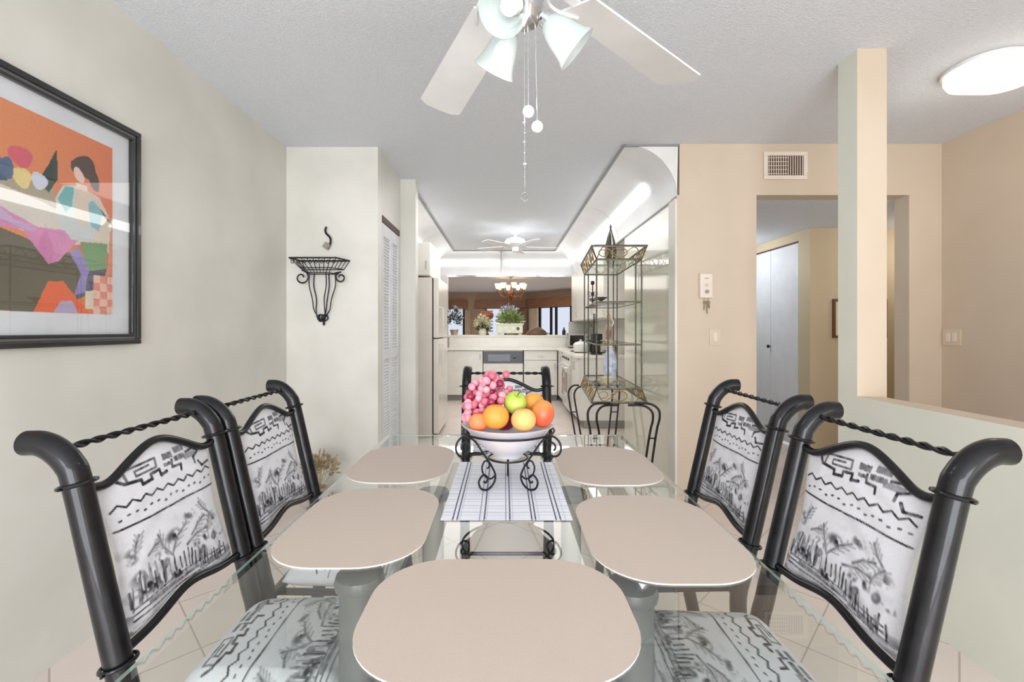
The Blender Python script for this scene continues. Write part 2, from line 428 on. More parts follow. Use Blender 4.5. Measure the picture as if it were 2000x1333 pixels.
# ------------------------------------------------------------------ luminous cove
R = .40
def arc_pts(th=0.0, n=18, r=R): return [(r*math.cos(PI/2*i/n), r*math.sin(PI/2*i/n)) for i in range(n+1)]
def cove_panel(y0, y1, M):
    m = MB(); A = arc_pts(); B = arc_pts(r=R+.008); n = len(A)
    vs = [(x,y0,z) for x, z in A]+[(x,y1,z) for x, z in A]+[(x,y0,z) for x, z in B]+[(x,y1,z) for x, z in B]
    fs = []
    for i in range(n-1):
        fs += [(i,i+1,n+i+1,n+i), (2*n+i,3*n+i,3*n+i+1,2*n+i+1), (i,2*n+i,2*n+i+1,i+1), (n+i,n+i+1,3*n+i+1,3*n+i)]
    m.add(vs, fs, M); return m
def cove_light(y0, y1, M, t0, t1, label, grp):
    r = empty('cove_light', label, 'light', group=grp)
    cove_panel(y0+.004, y1-.004, M).build('diffuser_panel', 'cove', r, smooth=True)
    if t1 > t0:
        th = math.radians(35); m = MB(); n = 10; vs = []; fs = []
        prof = [(-.055,.004),(-.05,.016),(-.03,.024),(0,.028),(.03,.024),(.05,.016),(.055,.004)]
        c, s_ = math.cos(th), math.sin(th)
        for y in (t0, t1):
            for (u, h) in prof: vs.append(((R-h)*c-u*s_, y, (R-h)*s_+u*c))
        k = len(prof)
        for i in range(k-1): fs.append((i,i+1,k+i+1,k+i))
        fs += [tuple(range(k-1,-1,-1)), tuple(range(k,2*k)), (0,k,2*k-1,k-1)]
        m.add(vs, fs, M); m.build('fluorescent_tube', 'tube_glow', r, smooth=True)
Mright = T(.91,0,2.25)
Mleft = T(-.91,0,2.25) @ Matrix.Diagonal((-1,1,1,1))
Mback = T(0,8.1,2.25) @ RZ(PI/2)
for (y0, y1, t0, t1, l) in ((3.46,5.22,3.97,5.17,'nearest'), (5.22,6.49,5.26,6.46,'middle'), (6.49,8.1,6.53,7.73,'farthest')):
    cove_light(y0, y1, Mright, t0, t1, f'{l} curved white luminous cove section along the right of the kitchen ceiling', 'cove lights')
for (y0, y1, t0, t1, l) in ((4.38,5.4,4.4,5.36,'nearest'), (5.4,6.7,5.45,6.65,'middle'), (6.7,8.1,6.75,7.8,'farthest')):
    cove_light(y0, y1, Mleft, t0, t1, f'{l} curved white luminous cove section along the left of the kitchen ceiling', 'cove lights')
Mb1 = T(0,8.1,2.25) @ RZ(PI/2)
for (y0, y1, t0, t1, l) in ((.06,1.3,.10,1.2,'left'), (-1.3,.06,-1.2,-.02,'right')):
    cove_light(y0, y1, Mb1, t0, t1, f'{l} half of the glowing cove above the kitchen pass-through', 'cove lights')
# side coves carry on into the corners
struct('trim_1', cove_panel(8.1,8.5,Mright), 'cove'); struct('trim_2', cove_panel(8.1,8.5,Mleft), 'cove')
struct('trim_3', MB().box((.895,3.44,H-.014), (.915,8.1,H)).box((-.915,4.37,H-.014), (-.895,8.1,H)).box((-.915,8.09,H-.014), (.915,8.11,H)), 'trim_grey')
struct('trim_4', MB().box((1.298,3.45,2.235), (1.33,8.5,2.252)), 'trim_grey')
# white end cap between the cove arc and the ceiling corner
A = arc_pts(r=R)
m = MB(); pts = [(.91+x, 2.25+z) for x, z in A] + [(1.318, H-.002)]
m.add([(x,3.452,z) for x, z in pts]+[(x,3.458,z) for x, z in pts], [tuple(range(len(pts))), tuple(range(2*len(pts)-1,len(pts)-1,-1))])
struct('trim_5', m, 'white_paint')
struct('trim_6', MB().box((1.288,3.434,0), (1.3035,3.57,2.235)), 'plaster_light', 'thin pale edging strip on the kitchen wall end')
struct('trim_7', MB().box((.91,3.44,H-.016), (1.32,3.462,H)), 'trim_grey')

# ------------------------------------------------------------------ printed cloth
def dist_seg(U, V, a, b):
    ax, ay = a; bx, by = b; dx, dy = bx-ax, by-ay; L = dx*dx+dy*dy+1e-12
    t = np.clip(((U-ax)*dx+(V-ay)*dy)/L, 0, 1)
    return np.hypot(U-(ax+t*dx), V-(ay+t*dy))
def vnoise(U, V, seed, sx, sy):
    rs = np.random.RandomState(seed); G = rs.rand(128, 128)
    x = U*sx; y = V*sy; i = np.floor(x).astype(int); j = np.floor(y).astype(int); fx = x-i; fy = y-j
    fx = fx*fx*(3-2*fx); fy = fy*fy*(3-2*fy)
    g = lambda a_, b_: G[a_ % 128, b_ % 128]
    return (g(i,j)*(1-fx)+g(i+1,j)*fx)*(1-fy)+(g(i,j+1)*(1-fx)+g(i+1,j+1)*fx)*fy
def toile(U, V, asp=1.15, rot=False):
    """black ink drawing on pale cloth: meander blocks, zigzag, dots, feather leaves, reeds and stripes"""
    ink = np.zeros_like(U)
    def stroke(pl, w, k=1.0, soft=.004):
        nonlocal ink
        w = w*1.2; k = min(1, k*1.2)
        for a_, b_ in zip(pl[:-1], pl[1:]):
            d_ = dist_seg(U, V*asp, (a_[0], a_[1]*asp), (b_[0], b_[1]*asp))
            ink = np.maximum(ink, k*np.clip((w-d_)/soft+.5, 0, 1))
    def block(x0, y0, x1, y1, k=.8):
        nonlocal ink
        ink = np.maximum(ink, k*((U > x0) & (U < x1) & (V > y0) & (V < y1)))
    # meander motif at the top
    stroke([(.20,.84),(.20,.90),(.44,.92),(.44,.86),(.27,.85),(.27,.88),(.38,.89)], .007, .75)
    stroke([(.14,.86),(.18,.83),(.30,.82),(.30,.79),(.38,.80),(.38,.83),(.46,.84),(.46,.80),(.52,.81)], .010, .85)
    block(.50,.885,.60,.925); block(.62,.90,.73,.94, .7); block(.50,.84,.57,.865); block(.60,.85,.72,.885,.75)
    block(.70,.835,.84,.87,.6); stroke([(.58,.87),(.58,.82),(.66,.82),(.66,.78)], .009, .8)
    stroke([(.74,.88),(.82,.89),(.88,.86),(.80,.83),(.80,.79)], .009, .75)
    stroke([(.84,.79),(.87,.75),(.96,.76)], .009, .8)
    # zigzag, dots, line
    n = 9; stroke([(.04+.92*i/(2*n), .715+(.016 if i % 2 else -.012)) for i in range(2*n+1)], .006, .95)
    for i in range(15):
        x = .07+i*.062; y = .645+(.010 if i % 3 else -.006)
        stroke([(x,y),(x+.014,y+.002)], .006, .8)
    stroke([(.02,.592),(.3,.588),(.6,.594),(.98,.586)], .006, .85)
    # feather leaves
    rs = random.Random(3)
    for (cx, cy, aa, L) in ((.40,.30,2.0,.22),(.40,.30,.75,.26),(.62,.34,.5,.2),(.10,.40,1.2,.16),(.2,.38,.4,.14),(.55,.30,.15,.25),(.85,.42,2.2,.15),(.78,.30,1.0,.16)):
        tip = (cx+math.cos(aa)*L, cy+math.sin(aa)*L*.8)
        stroke([(cx,cy),(cx+math.cos(aa+.15)*L*.5, cy+math.sin(aa+.15)*L*.42),tip], .008, .62, .012)
        for q in range(7):
            t = .2+q*.11; x = cx+(tip[0]-cx)*t; y = cy+(tip[1]-cy)*t; s_ = 1 if q % 2 else -1
            stroke([(x,y),(x+math.cos(aa+.6*s_)*.06, y+math.sin(aa+.6*s_)*.045)], .005, .45, .010)
    # reeds
    for i in range(60):
        x = rs.uniform(.03,.95); y = .12+.06*math.sin(x*5)+rs.uniform(-.01,.03); h = rs.uniform(.04,.13)*(1.3-x*.6)
        stroke([(x,y),(x+rs.uniform(-.012,.012),y+h)], rs.uniform(.003,.008), rs.uniform(.45,.85), .005)
    for (x, y) in ((.33,.27),(.68,.2),(.83,.24)): stroke([(x,y),(x+.01,y+.01)], .025, .6, .015)
    # bands of streaks
    band = np.clip(1-np.abs(V-.105-.03*np.sin(U*5))/.055, 0, 1)*(vnoise(U, V, 5, 9, 60) > .45)*.75
    band2 = np.clip(1-np.abs(V-.03)/.03, 0, 1)*(vnoise(U, V, 8, 12, 70) > .5)*.6
    ink = np.maximum(ink, np.maximum(band, band2))
    for k in range(3): stroke([(.05,.14-k*.03),(.4,.165-k*.035),(.9,.13-k*.03)], .005, .7)
    wash = np.clip(vnoise(U, V, 11, 5, 6)*.6+vnoise(U, V, 12, 14, 18)*.4-.52, 0, 1)*1.1*(V < .6)
    # brushed foliage masses and grass bank
    br = vnoise(U+V*.4, V-U*.3, 21, 26, 9)*.6+vnoise(U, V, 22, 50, 50)*.4
    for (cx, cy, rx, ry, k) in ((.46,.40,.10,.05,.9),(.64,.47,.07,.035,.8),(.08,.42,.06,.05,.8),(.84,.36,.10,.05,.7),(.3,.33,.12,.04,.6),(.72,.27,.16,.03,.8),(.2,.21,.2,.045,.9),(.5,.17,.3,.035,.9),(.12,.28,.08,.05,.7),(.93,.24,.06,.03,.9)):
        g_ = np.clip(1.25-((U-cx)/rx)**2-((V-cy)/ry)**2, 0, 1)
        ink = np.maximum(ink, g_*np.clip((br-.42)*5, 0, 1)*k)
    ink = np.maximum(ink*(.78+.45*vnoise(U, V, 14, 40, 40)), wash)
    ink = np.clip(ink, 0, 1)
    base = np.array(lin((226, 226, 232))); dark = np.array(lin((34, 34, 42)))
    edge = .93+.07*vnoise(U, V, 20, 3, 3)
    return (base[None]*edge[:,None])*(1-ink[:,None])+dark[None]*ink[:,None]
def paint(o, cols):
    at = o.data.color_attributes.new('print', 'FLOAT_COLOR', 'POINT')
    buf = np.ones((len(o.data.vertices), 4), dtype=np.float32); buf[:len(cols), :3] = cols
    at.data.foreach_set('color', buf.ravel())
attr_mat('cloth_print', 'print', .85, 260, .08)

def sheet(fn, nu, nv, thick_fn):
    """closed padded sheet: fn(u,v) mid surface + thick_fn half thickness along local normal dir (given by fn2)"""
    vs = []; fs = []
    for side in (1, -1):
        for j in range(nv+1):
            for i in range(nu+1):
                u, v = i/nu, j/nv
                vs.append(fn(u, v, side*thick_fn(u, v)))
    N = (nu+1)*(nv+1); W = nu+1
    for j in range(nv):
        for i in range(nu):
            a_ = j*W+i
            fs.append((a_, a_+1, a_+W+1, a_+W)); fs.append((N+a_, N+a_+W, N+a_+W+1, N+a_+1))
    for i in range(nu):
        fs.append((i, N+i, N+i+1, i+1)); t = nv*W+i; fs.append((t, t+1, N+t+1, N+t))
    for j in range(nv):
        l_ = j*W; fs.append((l_, l_+W, N+l_+W, N+l_)); r_ = l_+nu; fs.append((r_, N+r_, N+r_+W, r_+W))
    return vs, fs

# ------------------------------------------------------------------ dining chair (faces +Y, back at -Y)
def back_y(z):   # inclination line of the back
    return -.165-(z-.585)*(.082/.357)
HUMP = lambda x: math.exp(-(x/.095)**2)
def top_z(x):    # bell shaped top rail
    return .932-.014*math.exp(-((abs(x)-.155)/.045)**2)+.046*HUMP(x)
def bot_z(x): return .598+.026*HUMP(x)
def make_chair(label):
    c = empty('dining_chair', label, 'chair', group='iron dining chairs around the glass table')
    for s in (-1, 1):
        x = s*.215
        p = cr([(x,-.195,.0),(x,-.15,.2),(x,-.128,.40),(x,-.146,.50),(x,-.165,.585),(x,-.205,.76),(x,-.247,.942),(x,-.262,.980),(x,-.289,1.008),(x,-.318,1.022),(x,-.348,1.023)], 8)
        m = MB(); m.tube(p, .0245, 20)
        m.build('back_post', 'black_iron', c, smooth=True)
        for z in (.942, .585):
            m = MB(); y = back_y(z); ax = Matrix.Rotation(math.atan(.082/.357), 4, 'X')
            m.tube([Vector(((.030)*math.cos(t), (.030)*math.sin(t), 0)) for t in [2*PI*k/20 for k in range(20)]], .0042, 8, closed=True, M=T(x,y,z) @ ax)
            m.tube([(s*.028,0,0),(s*.040,0,0)], .003, 6, M=T(x,y,z))
            m.build('collar', 'black_iron', c, smooth=True)
        m = MB(); m.tube(cr([(s*.185,.20,.445),(s*.19,.215,.3),(s*.19,.22,.15),(s*.195,.235,0)], 6), .017, 14)
        m.build('leg', 'black_iron', c, smooth=True)
    m = MB()
    for q in (0, 1):
        P = []
        for i in range(97):
            t = i/96; a_ = t*2*PI*5.5+q*PI
            P.append(Vector((-.215+.43*t, -.288+.0042*math.cos(a_), 1.008+.0042*math.sin(a_))))
        m.tube(P, .0042, 8)
    m.build('twisted_rail', 'black_iron', c, smooth=True)
    xs = [-.215+.43*i/40 for i in range(41)]
    MB().tube([(x, back_y(top_z(x))+.0, top_z(x)) for x in xs], .0095, 12).build('top_rail', 'black_iron', c, smooth=True)
    MB().tube([(x, back_y(bot_z(x)), bot_z(x)) for x in xs], .0095, 12).build('bottom_rail', 'black_iron', c, smooth=True)
    nu, nv = 150, 150
    def fn(u, v, h):
        wst = .180-.016*math.sin(PI*v)+.003*math.sin(9*v)
        x = -wst+2*wst*u; zb = bot_z(x)+.006; zt = top_z(x)-.006
        z = zb+(zt-zb)*v
        crease = .0012*math.sin(v*37+math.sin(u*7)*1.5)*math.sin(PI*u)
        return (x, back_y(z)-.010+.0*u+h+crease, z)
    th = lambda u, v: .012*(min(1, 4*u*(1-u)*1.7)**.5)*(min(1, 4*v*(1-v)*1.9)**.5)+.002
    vs, fs = sheet(fn, nu, nv, th)
    o = MB().add(vs, fs).build('back_cushion', 'cloth_print', c, smooth=True)
    U, V = np.meshgrid(np.linspace(0,1,nu+1), np.linspace(0,1,nv+1)); U = U.ravel(); V = V.ravel()
    # print reads the right way round from the front (seat) side
    co_ = np.array([v_.co[2] for v_ in o.data.vertices])[:len(U)]
    cols = toile(1-U, np.clip((co_-.602)/.366, 0, 1))
    paint(o, np.concatenate([cols, cols]))
    # seat: padded cushion on an iron frame
    nu, nv = 120, 120
    def fs_(u, v, h):
        wx = .205-.02*(1-v)
        return (-wx+2*wx*u, -.10+.35*v-.0, .468+h-.006*abs(2*u-1)**4)
    th2 = lambda u, v: .036*(min(1, 4*u*(1-u)*1.6)**.5)*(min(1, 4*v*(1-v)*2.2)**.4)+.002
    vs, fs = sheet(fs_, nu, nv, th2)
    o = MB().add(vs, fs).build('seat_cushion', 'cloth_print', c, smooth=True)
    U, V = np.meshgrid(np.linspace(0,1,nu+1), np.linspace(0,1,nv+1)); U = U.ravel(); V = V.ravel()
    cols = toile(1-U, 1-V); paint(o, np.concatenate([cols, cols]))
    m = MB(); m.tube([(-.19,-.11,.435),(.19,-.11,.435),(.2,.24,.435),(-.2,.24,.435)], .012, 8, closed=True)
    m.tube([(-.215,-.118,.435),(.215,-.118,.435)], .014, 8)
    m.build('seat_frame', 'black_iron', c, smooth=True)
    m = MB(); m.tube(cr([(-.215,-.168,.08),(-.20,-.12,.08),(-.205,.0,.075),(-.20,.12,.08),(-.19,.22,.09)], 6), .009, 8)
    m.tube(cr([(.215,-.168,.08),(.20,-.12,.08),(.205,.0,.075),(.20,.12,.08),(.19,.22,.09)], 6), .009, 8)
    m.tube([(-.215,-.168,.08),(.215,-.168,.08)], .010, 8)
    m.build('stretcher', 'black_iron', c, smooth=True)
    return c
chair = make_chair('black iron chair in the left foreground against the wall, beside the framed picture')
chair.location = (-.602, 1.12, 0); chair.rotation_euler = (0,0,-PI/2)
for (x, y, rz, l) in (
    (-.592,1.603,-PI/2,'farther black iron chair on the left side, nearest the wall planter'),
    (.583,1.057,PI/2,'black iron chair in the right foreground before the half wall'),
    (.595,1.623,PI/2,'farther black iron chair on the right side, near the hall opening'),
    (.012,2.20,PI,'lone black iron chair at the head of the table, behind the fruit bowl')):
    k = copy_tree(chair); k.location = (x,y,0); k.rotation_euler = (0,0,rz); k['label'] = l

# ------------------------------------------------------------------ dining table
t = empty('dining_table', 'long dining table with a clear glass top on thick grey legs', 'table', (0,1.26,0))
m = MB(); hw, hl = .558, .912; z0, z1 = .738, .75; b_ = .028
vs = [(-hw,-hl,z0),(hw,-hl,z0),(hw,hl,z0),(-hw,hl,z0),(-hw,-hl,z0+.007),(hw,-hl,z0+.007),(hw,hl,z0+.007),(-hw,hl,z0+.007),
      (-hw+b_,-hl+b_,z1),(hw-b_,-hl+b_,z1),(hw-b_,hl-b_,z1),(-hw+b_,hl-b_,z1)]
m.add(vs, [(3,2,1,0),(8,9,10,11)]); m.cur = 1
m.add(vs, [(0,1,5,4),(1,2,6,5),(2,3,7,6),(3,0,4,7)]); m.cur = 0
m.add(vs, [(4,5,9,8),(5,6,10,9),(6,7,11,10),(7,4,8,11)])
m.build('glass_top', ['tabletop_glass','glass_edge'], t)
for (x, y, r, mt) in ((-.305,.96,.036,'table_leg'), (.258,.92,.038,'table_leg'), (-.226,1.45,.032,'table_leg_far_glare'), (.212,1.45,.030,'table_leg_far_glare')):
    m = MB()
    m.prism(rrect(r*2, r*2.6, r*.85, 6), 0, .71)
    m.build('leg', mt, t, loc=(x,y-1.26,0), smooth=True)
    MB().lathe([(.001,.71),(.05,.71),(.052,.72),(.048,.734),(.001,.737)], 20).build('glass_support', 'table_leg', t, loc=(x,y-1.26,0), smooth=True)
m = MB()
for x in (-.3, .25): m.tube([(x,-.33,.06),(x*.78,.19,.06)], .02, 10)
m.tube([(-.27,-.1,.06),(.235,-.1,.06)], .018, 10)
m.build('stretcher', 'table_leg', t, smooth=True)

# placemats
def placemat(x, y, rz, label):
    m = MB(); O = rrect(.472,.352,.135,12)
    m.prism(O, 0, .003); o = m.build('placemat', ['placemat','placemat_edge'], bevel=0)
    o.data.polygons.foreach_set('material_index', [0,0]+[1]*len(O))
    o.location = (x,y,.7502); o.rotation_euler = (0,0,rz)
    return tag(o, label, 'placemat', 'rounded beige placemats')
placemat(-.012,.806,0,'rounded beige placemat at the head of the table nearest the viewer')
placemat(-.362,1.182,PI/2,'beige placemat before the left foreground chair')
placemat(.37,1.122,PI/2,'beige placemat before the right foreground chair')
placemat(-.375,1.705,PI/2,'beige placemat at the far left corner of the glass table')
placemat(.371,1.683,PI/2,'beige placemat at the far right corner of the glass table')

# checked cloth
nx, ny = 180, 180
vs = []; fs = []
for j in range(ny+1):
    for i in range(nx+1):
        u, v = i/nx, j/ny
        vs.append(((u-.5)*.345, (v-.5)*.515, .0016+.0007*math.sin(u*9+v*4)*math.sin(v*11)))
for j in range(ny):
    for i in range(nx): a_ = j*(nx+1)+i; fs.append((a_, a_+1, a_+nx+2, a_+nx+1))
o = MB().add(vs, fs).build('table_cloth', 'cloth_print', smooth=True)
U, V = np.meshgrid(np.linspace(0,1,nx+1), np.linspace(0,1,ny+1)); U = U.ravel(); V = V.ravel()
base = np.tile(np.array(lin((236,238,246))), (len(U),1)); blue = np.array(lin((176,180,200))); dk = np.array(lin((66,68,92)))
for x in (.09,.125,.295,.33,.495,.525,.69,.72,.875,.91):
    k = (np.abs(U-x) < .0045)[:,None]; base = np.where(k, dk, base)
hz = ((np.mod(V*11, 1) < .12) | (np.mod(V*11+.35, 1) < .06))[:,None]; base = np.where(hz, base*.45+blue*.55*.9, base)
vz = (np.mod(U*5+.28, 1) < .05)[:,None]; base = np.where(vz, base*.6+blue*.4, base)
paint(o, base); o.location = (.006,1.441,.7502)
sm = o.modifiers.new('thick', 'SOLIDIFY'); sm.thickness = .001; sm.offset = 1
tag(o, 'white woven runner with thin dark stripes under the fruit bowl', 'table runner')

# ------------------------------------------------------------------ fruit bowl and stand
BX, BY, ZT = .012, 1.45, .7535
st = empty('bowl_stand', 'black wrought iron scroll stand carrying the fruit bowl', 'stand', (BX,BY,ZT))
ringz = .176
MB().tube([(.146*math.cos(a_), .146*math.sin(a_), ringz) for a_ in [2*PI*k/48 for k in range(48)]], .0035, 8, closed=True).build('ring', 'dark_iron', st, smooth=True)
MB().tube([(.062*math.cos(a_), .062*math.sin(a_), .088) for a_ in [2*PI*k/32 for k in range(32)]], .003, 8, closed=True).build('ring', 'dark_iron', st, smooth=True)
for ang in (-140,-40,90):
    Mx = RZ(math.radians(ang)); m = MB()
    # upper spiral hanging outside the rim, then rail going in and down
    up = spiral(.170,.146,.007,.034,math.radians(90)-1.4*2*PI, 1.4, 34)
    main = cr([up[-1]] + [(.146,0,.170),(.128,0,.156),(.100,0,.118),(.068,0,.074),(.052,0,.040),(.060,0,.016),(.084,0,.0035),(.108,0,.012),(.116,0,.034),(.102,0,.050),(.088,0,.046),(.083,0,.034),(.090,0,.026),(.097,0,.031)], 8)
    m.tube(up+main[1:], .0032, 8, M=Mx)
    m.tube(cr([(.054,0,.040),(.072,0,.034),(.096,0,.050),(.104,0,.074),(.094,0,.092),(.080,0,.088),(.076,0,.074),(.084,0,.068)], 8), .0028, 8, M=Mx)
    m.build('scroll_leg', 'dark_iron', st, smooth=True)
bw = empty('fruit_bowl', 'pale pinkish ceramic bowl full of fruit in the iron stand', 'bowl', (BX,BY,ZT+.094))
prof = [(.001,.0),(.045,.0),(.047,.006),(.060,.016),(.085,.034),(.112,.062),(.134,.092),(.146,.099),(.148,.102),(.144,.103),(.130,.094),(.108,.066),(.080,.040),(.050,.022),(.001,.016)]
MB().lathe(prof, 48).build('bowl_body', 'bowl_ceramic', bw, smooth=True)
def fruit(name, mat, loc, r, sq, label, dent=.15, stem=False, rot=(0,0,0), group=None):
    m = MB(); n = 24; pr = []
    for i in range(n+1):
        a_ = PI*i/n; rr = math.sin(a_)*r; zz = -math.cos(a_)*r
        zz *= 1-dent*math.exp(-(rr/(r*.3))**2)
        pr.append((max(rr,1e-4), zz))
    m.lathe(pr, 28, Matrix.Diagonal((*sq,1)))
    if stem:
        r_ = empty(name, label, 'fruit', loc, 0); r_.rotation_euler = rot
        m.build('flesh', mat, r_, smooth=True)
        MB().tube([(0,0,r*sq[2]*.82),(.001,.001,r*sq[2]*1.1),(.004,0,r*sq[2]*1.25)], .0015, 6).build('stem', 'stem_brown', r_)
        return r_
    o = m.build(name, mat, smooth=True); o.location = loc; o.rotation_euler = rot
    return tag(o, label, 'fruit')
# centres in world coordinates
fruit('orange', 'orange_peel', (-.026,1.375,.985), .0405, (1,1,.95), 'large round orange in the middle of the fruit bowl', .1)
fruit('peach', 'peach_skin', (.0575,1.362,.978), .0375, (1,1,.93), 'pale yellow peach at the front of the bowl', .12)
fruit('apricot', 'apricot_skin', (-.078,1.385,.966), .030, (1,1,.95), 'small pinkish apricot half hidden behind the large orange', .12)
fruit('mango', 'mango_skin', (.118,1.405,.988), .038, (.95,1,1.12), 'red and orange mango at the right edge of the bowl', .02, rot=(0,.25,.2))
fruit('tangerine', 'orange_peel', (.094,1.475,1.010), .036, (1,1,.95), 'yellow orange tangerine behind the red and orange mango', .1)
fruit('apple', 'apple_green', (.034,1.432,1.018), .037, (1,1,.96), 'green apple on top in the middle of the bowl', .22, stem=True, rot=(.5,.3,0))
fruit('plum', 'grape_dark', (.0,1.50,.955), .04, (1,1,1), 'dark plum at the bottom of the bowl behind the oranges', .1)
gb = empty('grape_bunch', 'bunch of pink red grapes heaped on the left of the bowl', 'fruit', (-.04,1.46,.955))
MB().tube(cr([(.055,.01,.09),(.02,.01,.11),(-.02,.0,.09),(-.06,0,.04)], 6), .002, 6).build('stem', 'stem_brown', gb)
protos = {}
for mt in ('grape_skin','grape_pale','grape_dark'):
    mm = MB().sphere((0,0,0), .0122, 16, (1,1,1.1)); protos[mt] = mm
rs = random.Random(5); placed = []; first = {}
axis2 = cr([(-.085,-.03,.03),(-.06,-.02,.055),(-.02,.0,.075),(.02,.0,.085)], 13)
axis = cr([(-.094,-.035,.012),(-.085,-.02,.035),(-.05,.0,.075),(-.015,.005,.112),(.012,.005,.124),(.045,.0,.098)], 10)
tries = 0
while len(placed) < 99 and tries < 40000:
    tries += 1
    c_ = (axis if rs.random() < .6 else axis2)[rs.randrange(len(axis2))]; p = c_+Vector((rs.gauss(0,.017), rs.gauss(0,.017), rs.gauss(0,.014)))
    if p.z < .0 : continue
    wp = p+Vector((-.04,1.46,.955))
    if math.hypot(wp.x-BX, wp.y-BY) > .137: continue
    bad = any((wp-Vector(c2)).length < r2+.009 for c2, r2 in (((-.026,1.375,.985),.0405),((.034,1.432,1.018),.037),((-.078,1.385,.966),.03),((.094,1.475,1.01),.036)))
    if bad or any((p-q).length < .0150 for q in placed): continue
    placed.append(p)
    mt = rs.choices(('grape_skin','grape_pale','grape_dark'), (5,3,2 if p.z > .04 else 5))[0]
    if mt not in first:
        first[mt] = protos[mt].build('grape', mt, gb, smooth=True); g = first[mt]
    else:
        g = first[mt].copy(); C.objects.link(g)
    g.location = p; g.rotation_euler = (rs.uniform(-1,1), rs.uniform(-1,1), 0)

# ------------------------------------------------------------------ framed picture on the left wall
pf = empty('framed_picture', 'large colourful art print of a seated woman, black framed on the left wall', 'picture', (-1.675,1.475,1.183))
W_, H_ = 1.18, .952     # along y, along z
def ring_frame(w, h, a0, a1, x0, x1):
    m = MB()
    m.box((x0,-w/2+a0,a0), (x1,w/2-a0,a1)); m.box((x0,-w/2+a0,h-a1), (x1,w/2-a0,h-a0))
    m.box((x0,-w/2+a0,a1), (x1,-w/2+a1,h-a1)); m.box((x0,w/2-a1,a1), (x1,w/2-a0,h-a1)); return m
ring_frame(W_,H_,0,.022,.002,.030).build('outer_frame', 'frame_black', pf, bevel=.004)
ring_frame(W_,H_,.022,.034,.002,.022).build('frame_inset', 'frame_silver', pf, bevel=.002)
ring_frame(W_,H_,.034,.046,.002,.026).build('inner_frame', 'frame_black', pf, bevel=.003)
MB().box((.002,-W_/2+.04,.04), (.008,W_/2-.04,H_-.04)).build('mat_board', 'mat_board', pf)
MB().box((.0165,-W_/2+.04,.04), (.0185,W_/2-.04,H_-.04)).build('glass', 'picture_glass', pf)
attr_mat('art_print', 'print', .6, 120, .10, .02)
ny, nz = 300, 230; y0, y1, z0, z1 = -.445, .459, .128, .835
vs = []; fs = []
for j in range(nz+1):
    for i in range(ny+1): vs.append((.0095, y0+(y1-y0)*i/ny, z0+(z1-z0)*j/nz))
for j in range(nz):
    for i in range(ny): a_ = j*(ny+1)+i; fs.append((a_, a_+1, a_+ny+2, a_+ny+1))
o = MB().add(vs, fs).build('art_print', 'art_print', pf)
U, V = np.meshgrid(np.linspace(0,1,ny+1), np.linspace(0,1,nz+1)); U = U.ravel(); V = V.ravel()
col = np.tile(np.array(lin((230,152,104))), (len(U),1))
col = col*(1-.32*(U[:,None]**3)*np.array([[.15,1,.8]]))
def poly(pts, rgb, mixn=0):
    global col
    inside = np.zeros(len(U), bool); n = len(pts)
    wu = U+.004*(vnoise(U,V,31,30,30)-.5); wv = V+.004*(vnoise(U,V,32,30,30)-.5)
    for i in range(n):
        xa, ya = pts[i]; xb, yb = pts[(i+1) % n]
        cnd = ((ya > wv) != (yb > wv)) & (wu < (xb-xa)*(wv-ya)/(yb-ya+1e-12)+xa)
        inside ^= cnd
    c_ = np.array(lin(rgb))[None]*(1+mixn*(vnoise(U,V,41,9,9)-.5)[:,None]*2)
    col = np.where(inside[:,None], np.clip(c_,0,1), col)
def blob(cx, cy, rx, ry, rgb, a=0, n=26, wob=.1):
    pts = []
    for k in range(n):
        t_ = 2*PI*k/n; r_ = 1+wob*math.sin(3*t_+cx*20)
        x = rx*r_*math.cos(t_); y = ry*r_*math.sin(t_)
        pts.append((cx+x*math.cos(a)-y*math.sin(a), cy+x*math.sin(a)+y*math.cos(a)))
    poly(pts, rgb, .08)
# left part of the sheet (outside the photograph) : plain colour fields
poly([(0,0),(.5,0),(.5,.5),(.3,.62),(0,.55)], (120,112,98), .1)
poly([(0,.3),(.3,.62),(.5,.5),(.5,.42),(.2,.3)], (206,150,190), .1)
# visible half, u from .53 to 1
poly([(.5,0),(.5,.40),(.62,.36),(.70,.30),(.80,.33),(.86,.2),(.80,.0)], (112,106,92), .12)          # dark field
poly([(.50,.66),(.60,.63),(.72,.66),(.74,.5),(.66,.45),(.5,.5)], (178,168,146), .06)              # table cloth shade
poly([(.74,.58),(.84,.70),(.93,.68),(.995,.55),(.99,.36),(.90,.40),(.80,.38),(.70,.42)], (226,214,198), .06)
poly([(.5,.60),(.68,.56),(.86,.50),(.84,.38),(.72,.36),(.58,.40),(.5,.46)], (222,216,206), .06)     # light cloth
poly([(.5,.40),(.60,.40),(.70,.25),(.74,.27),(.84,.42),(.80,.45),(.66,.43),(.5,.50)], (222,150,196), .12)  # pink skirt
poly([(.5,.50),(.58,.44),(.66,.42),(.62,.40),(.5,.44)], (206,178,214), .05)
poly([(.84,.40),(.97,.42),(.97,.27),(.87,.24)], (136,172,132), .1)                              # green
poly([(.87,.24),(.97,.27),(.965,.20),(.86,.10),(.80,.06)], (112,108,124), .12)
poly([(.79,.33),(.83,.37),(.88,.25),(.86,.12),(.81,.10),(.84,.22)], (160,150,204), .1)             # violet leg
poly([(.70,.16),(.76,.17),(.885,0),(.64,0)], (240,116,78), .08)                                    # orange peak
poly([(.75,.06),(.80,.07),(.83,0),(.72,0)], (190,176,208), .05)
poly([(.86,.13),(.95,.13),(.95,.03),(.86,.03)], (236,226,204), .03)
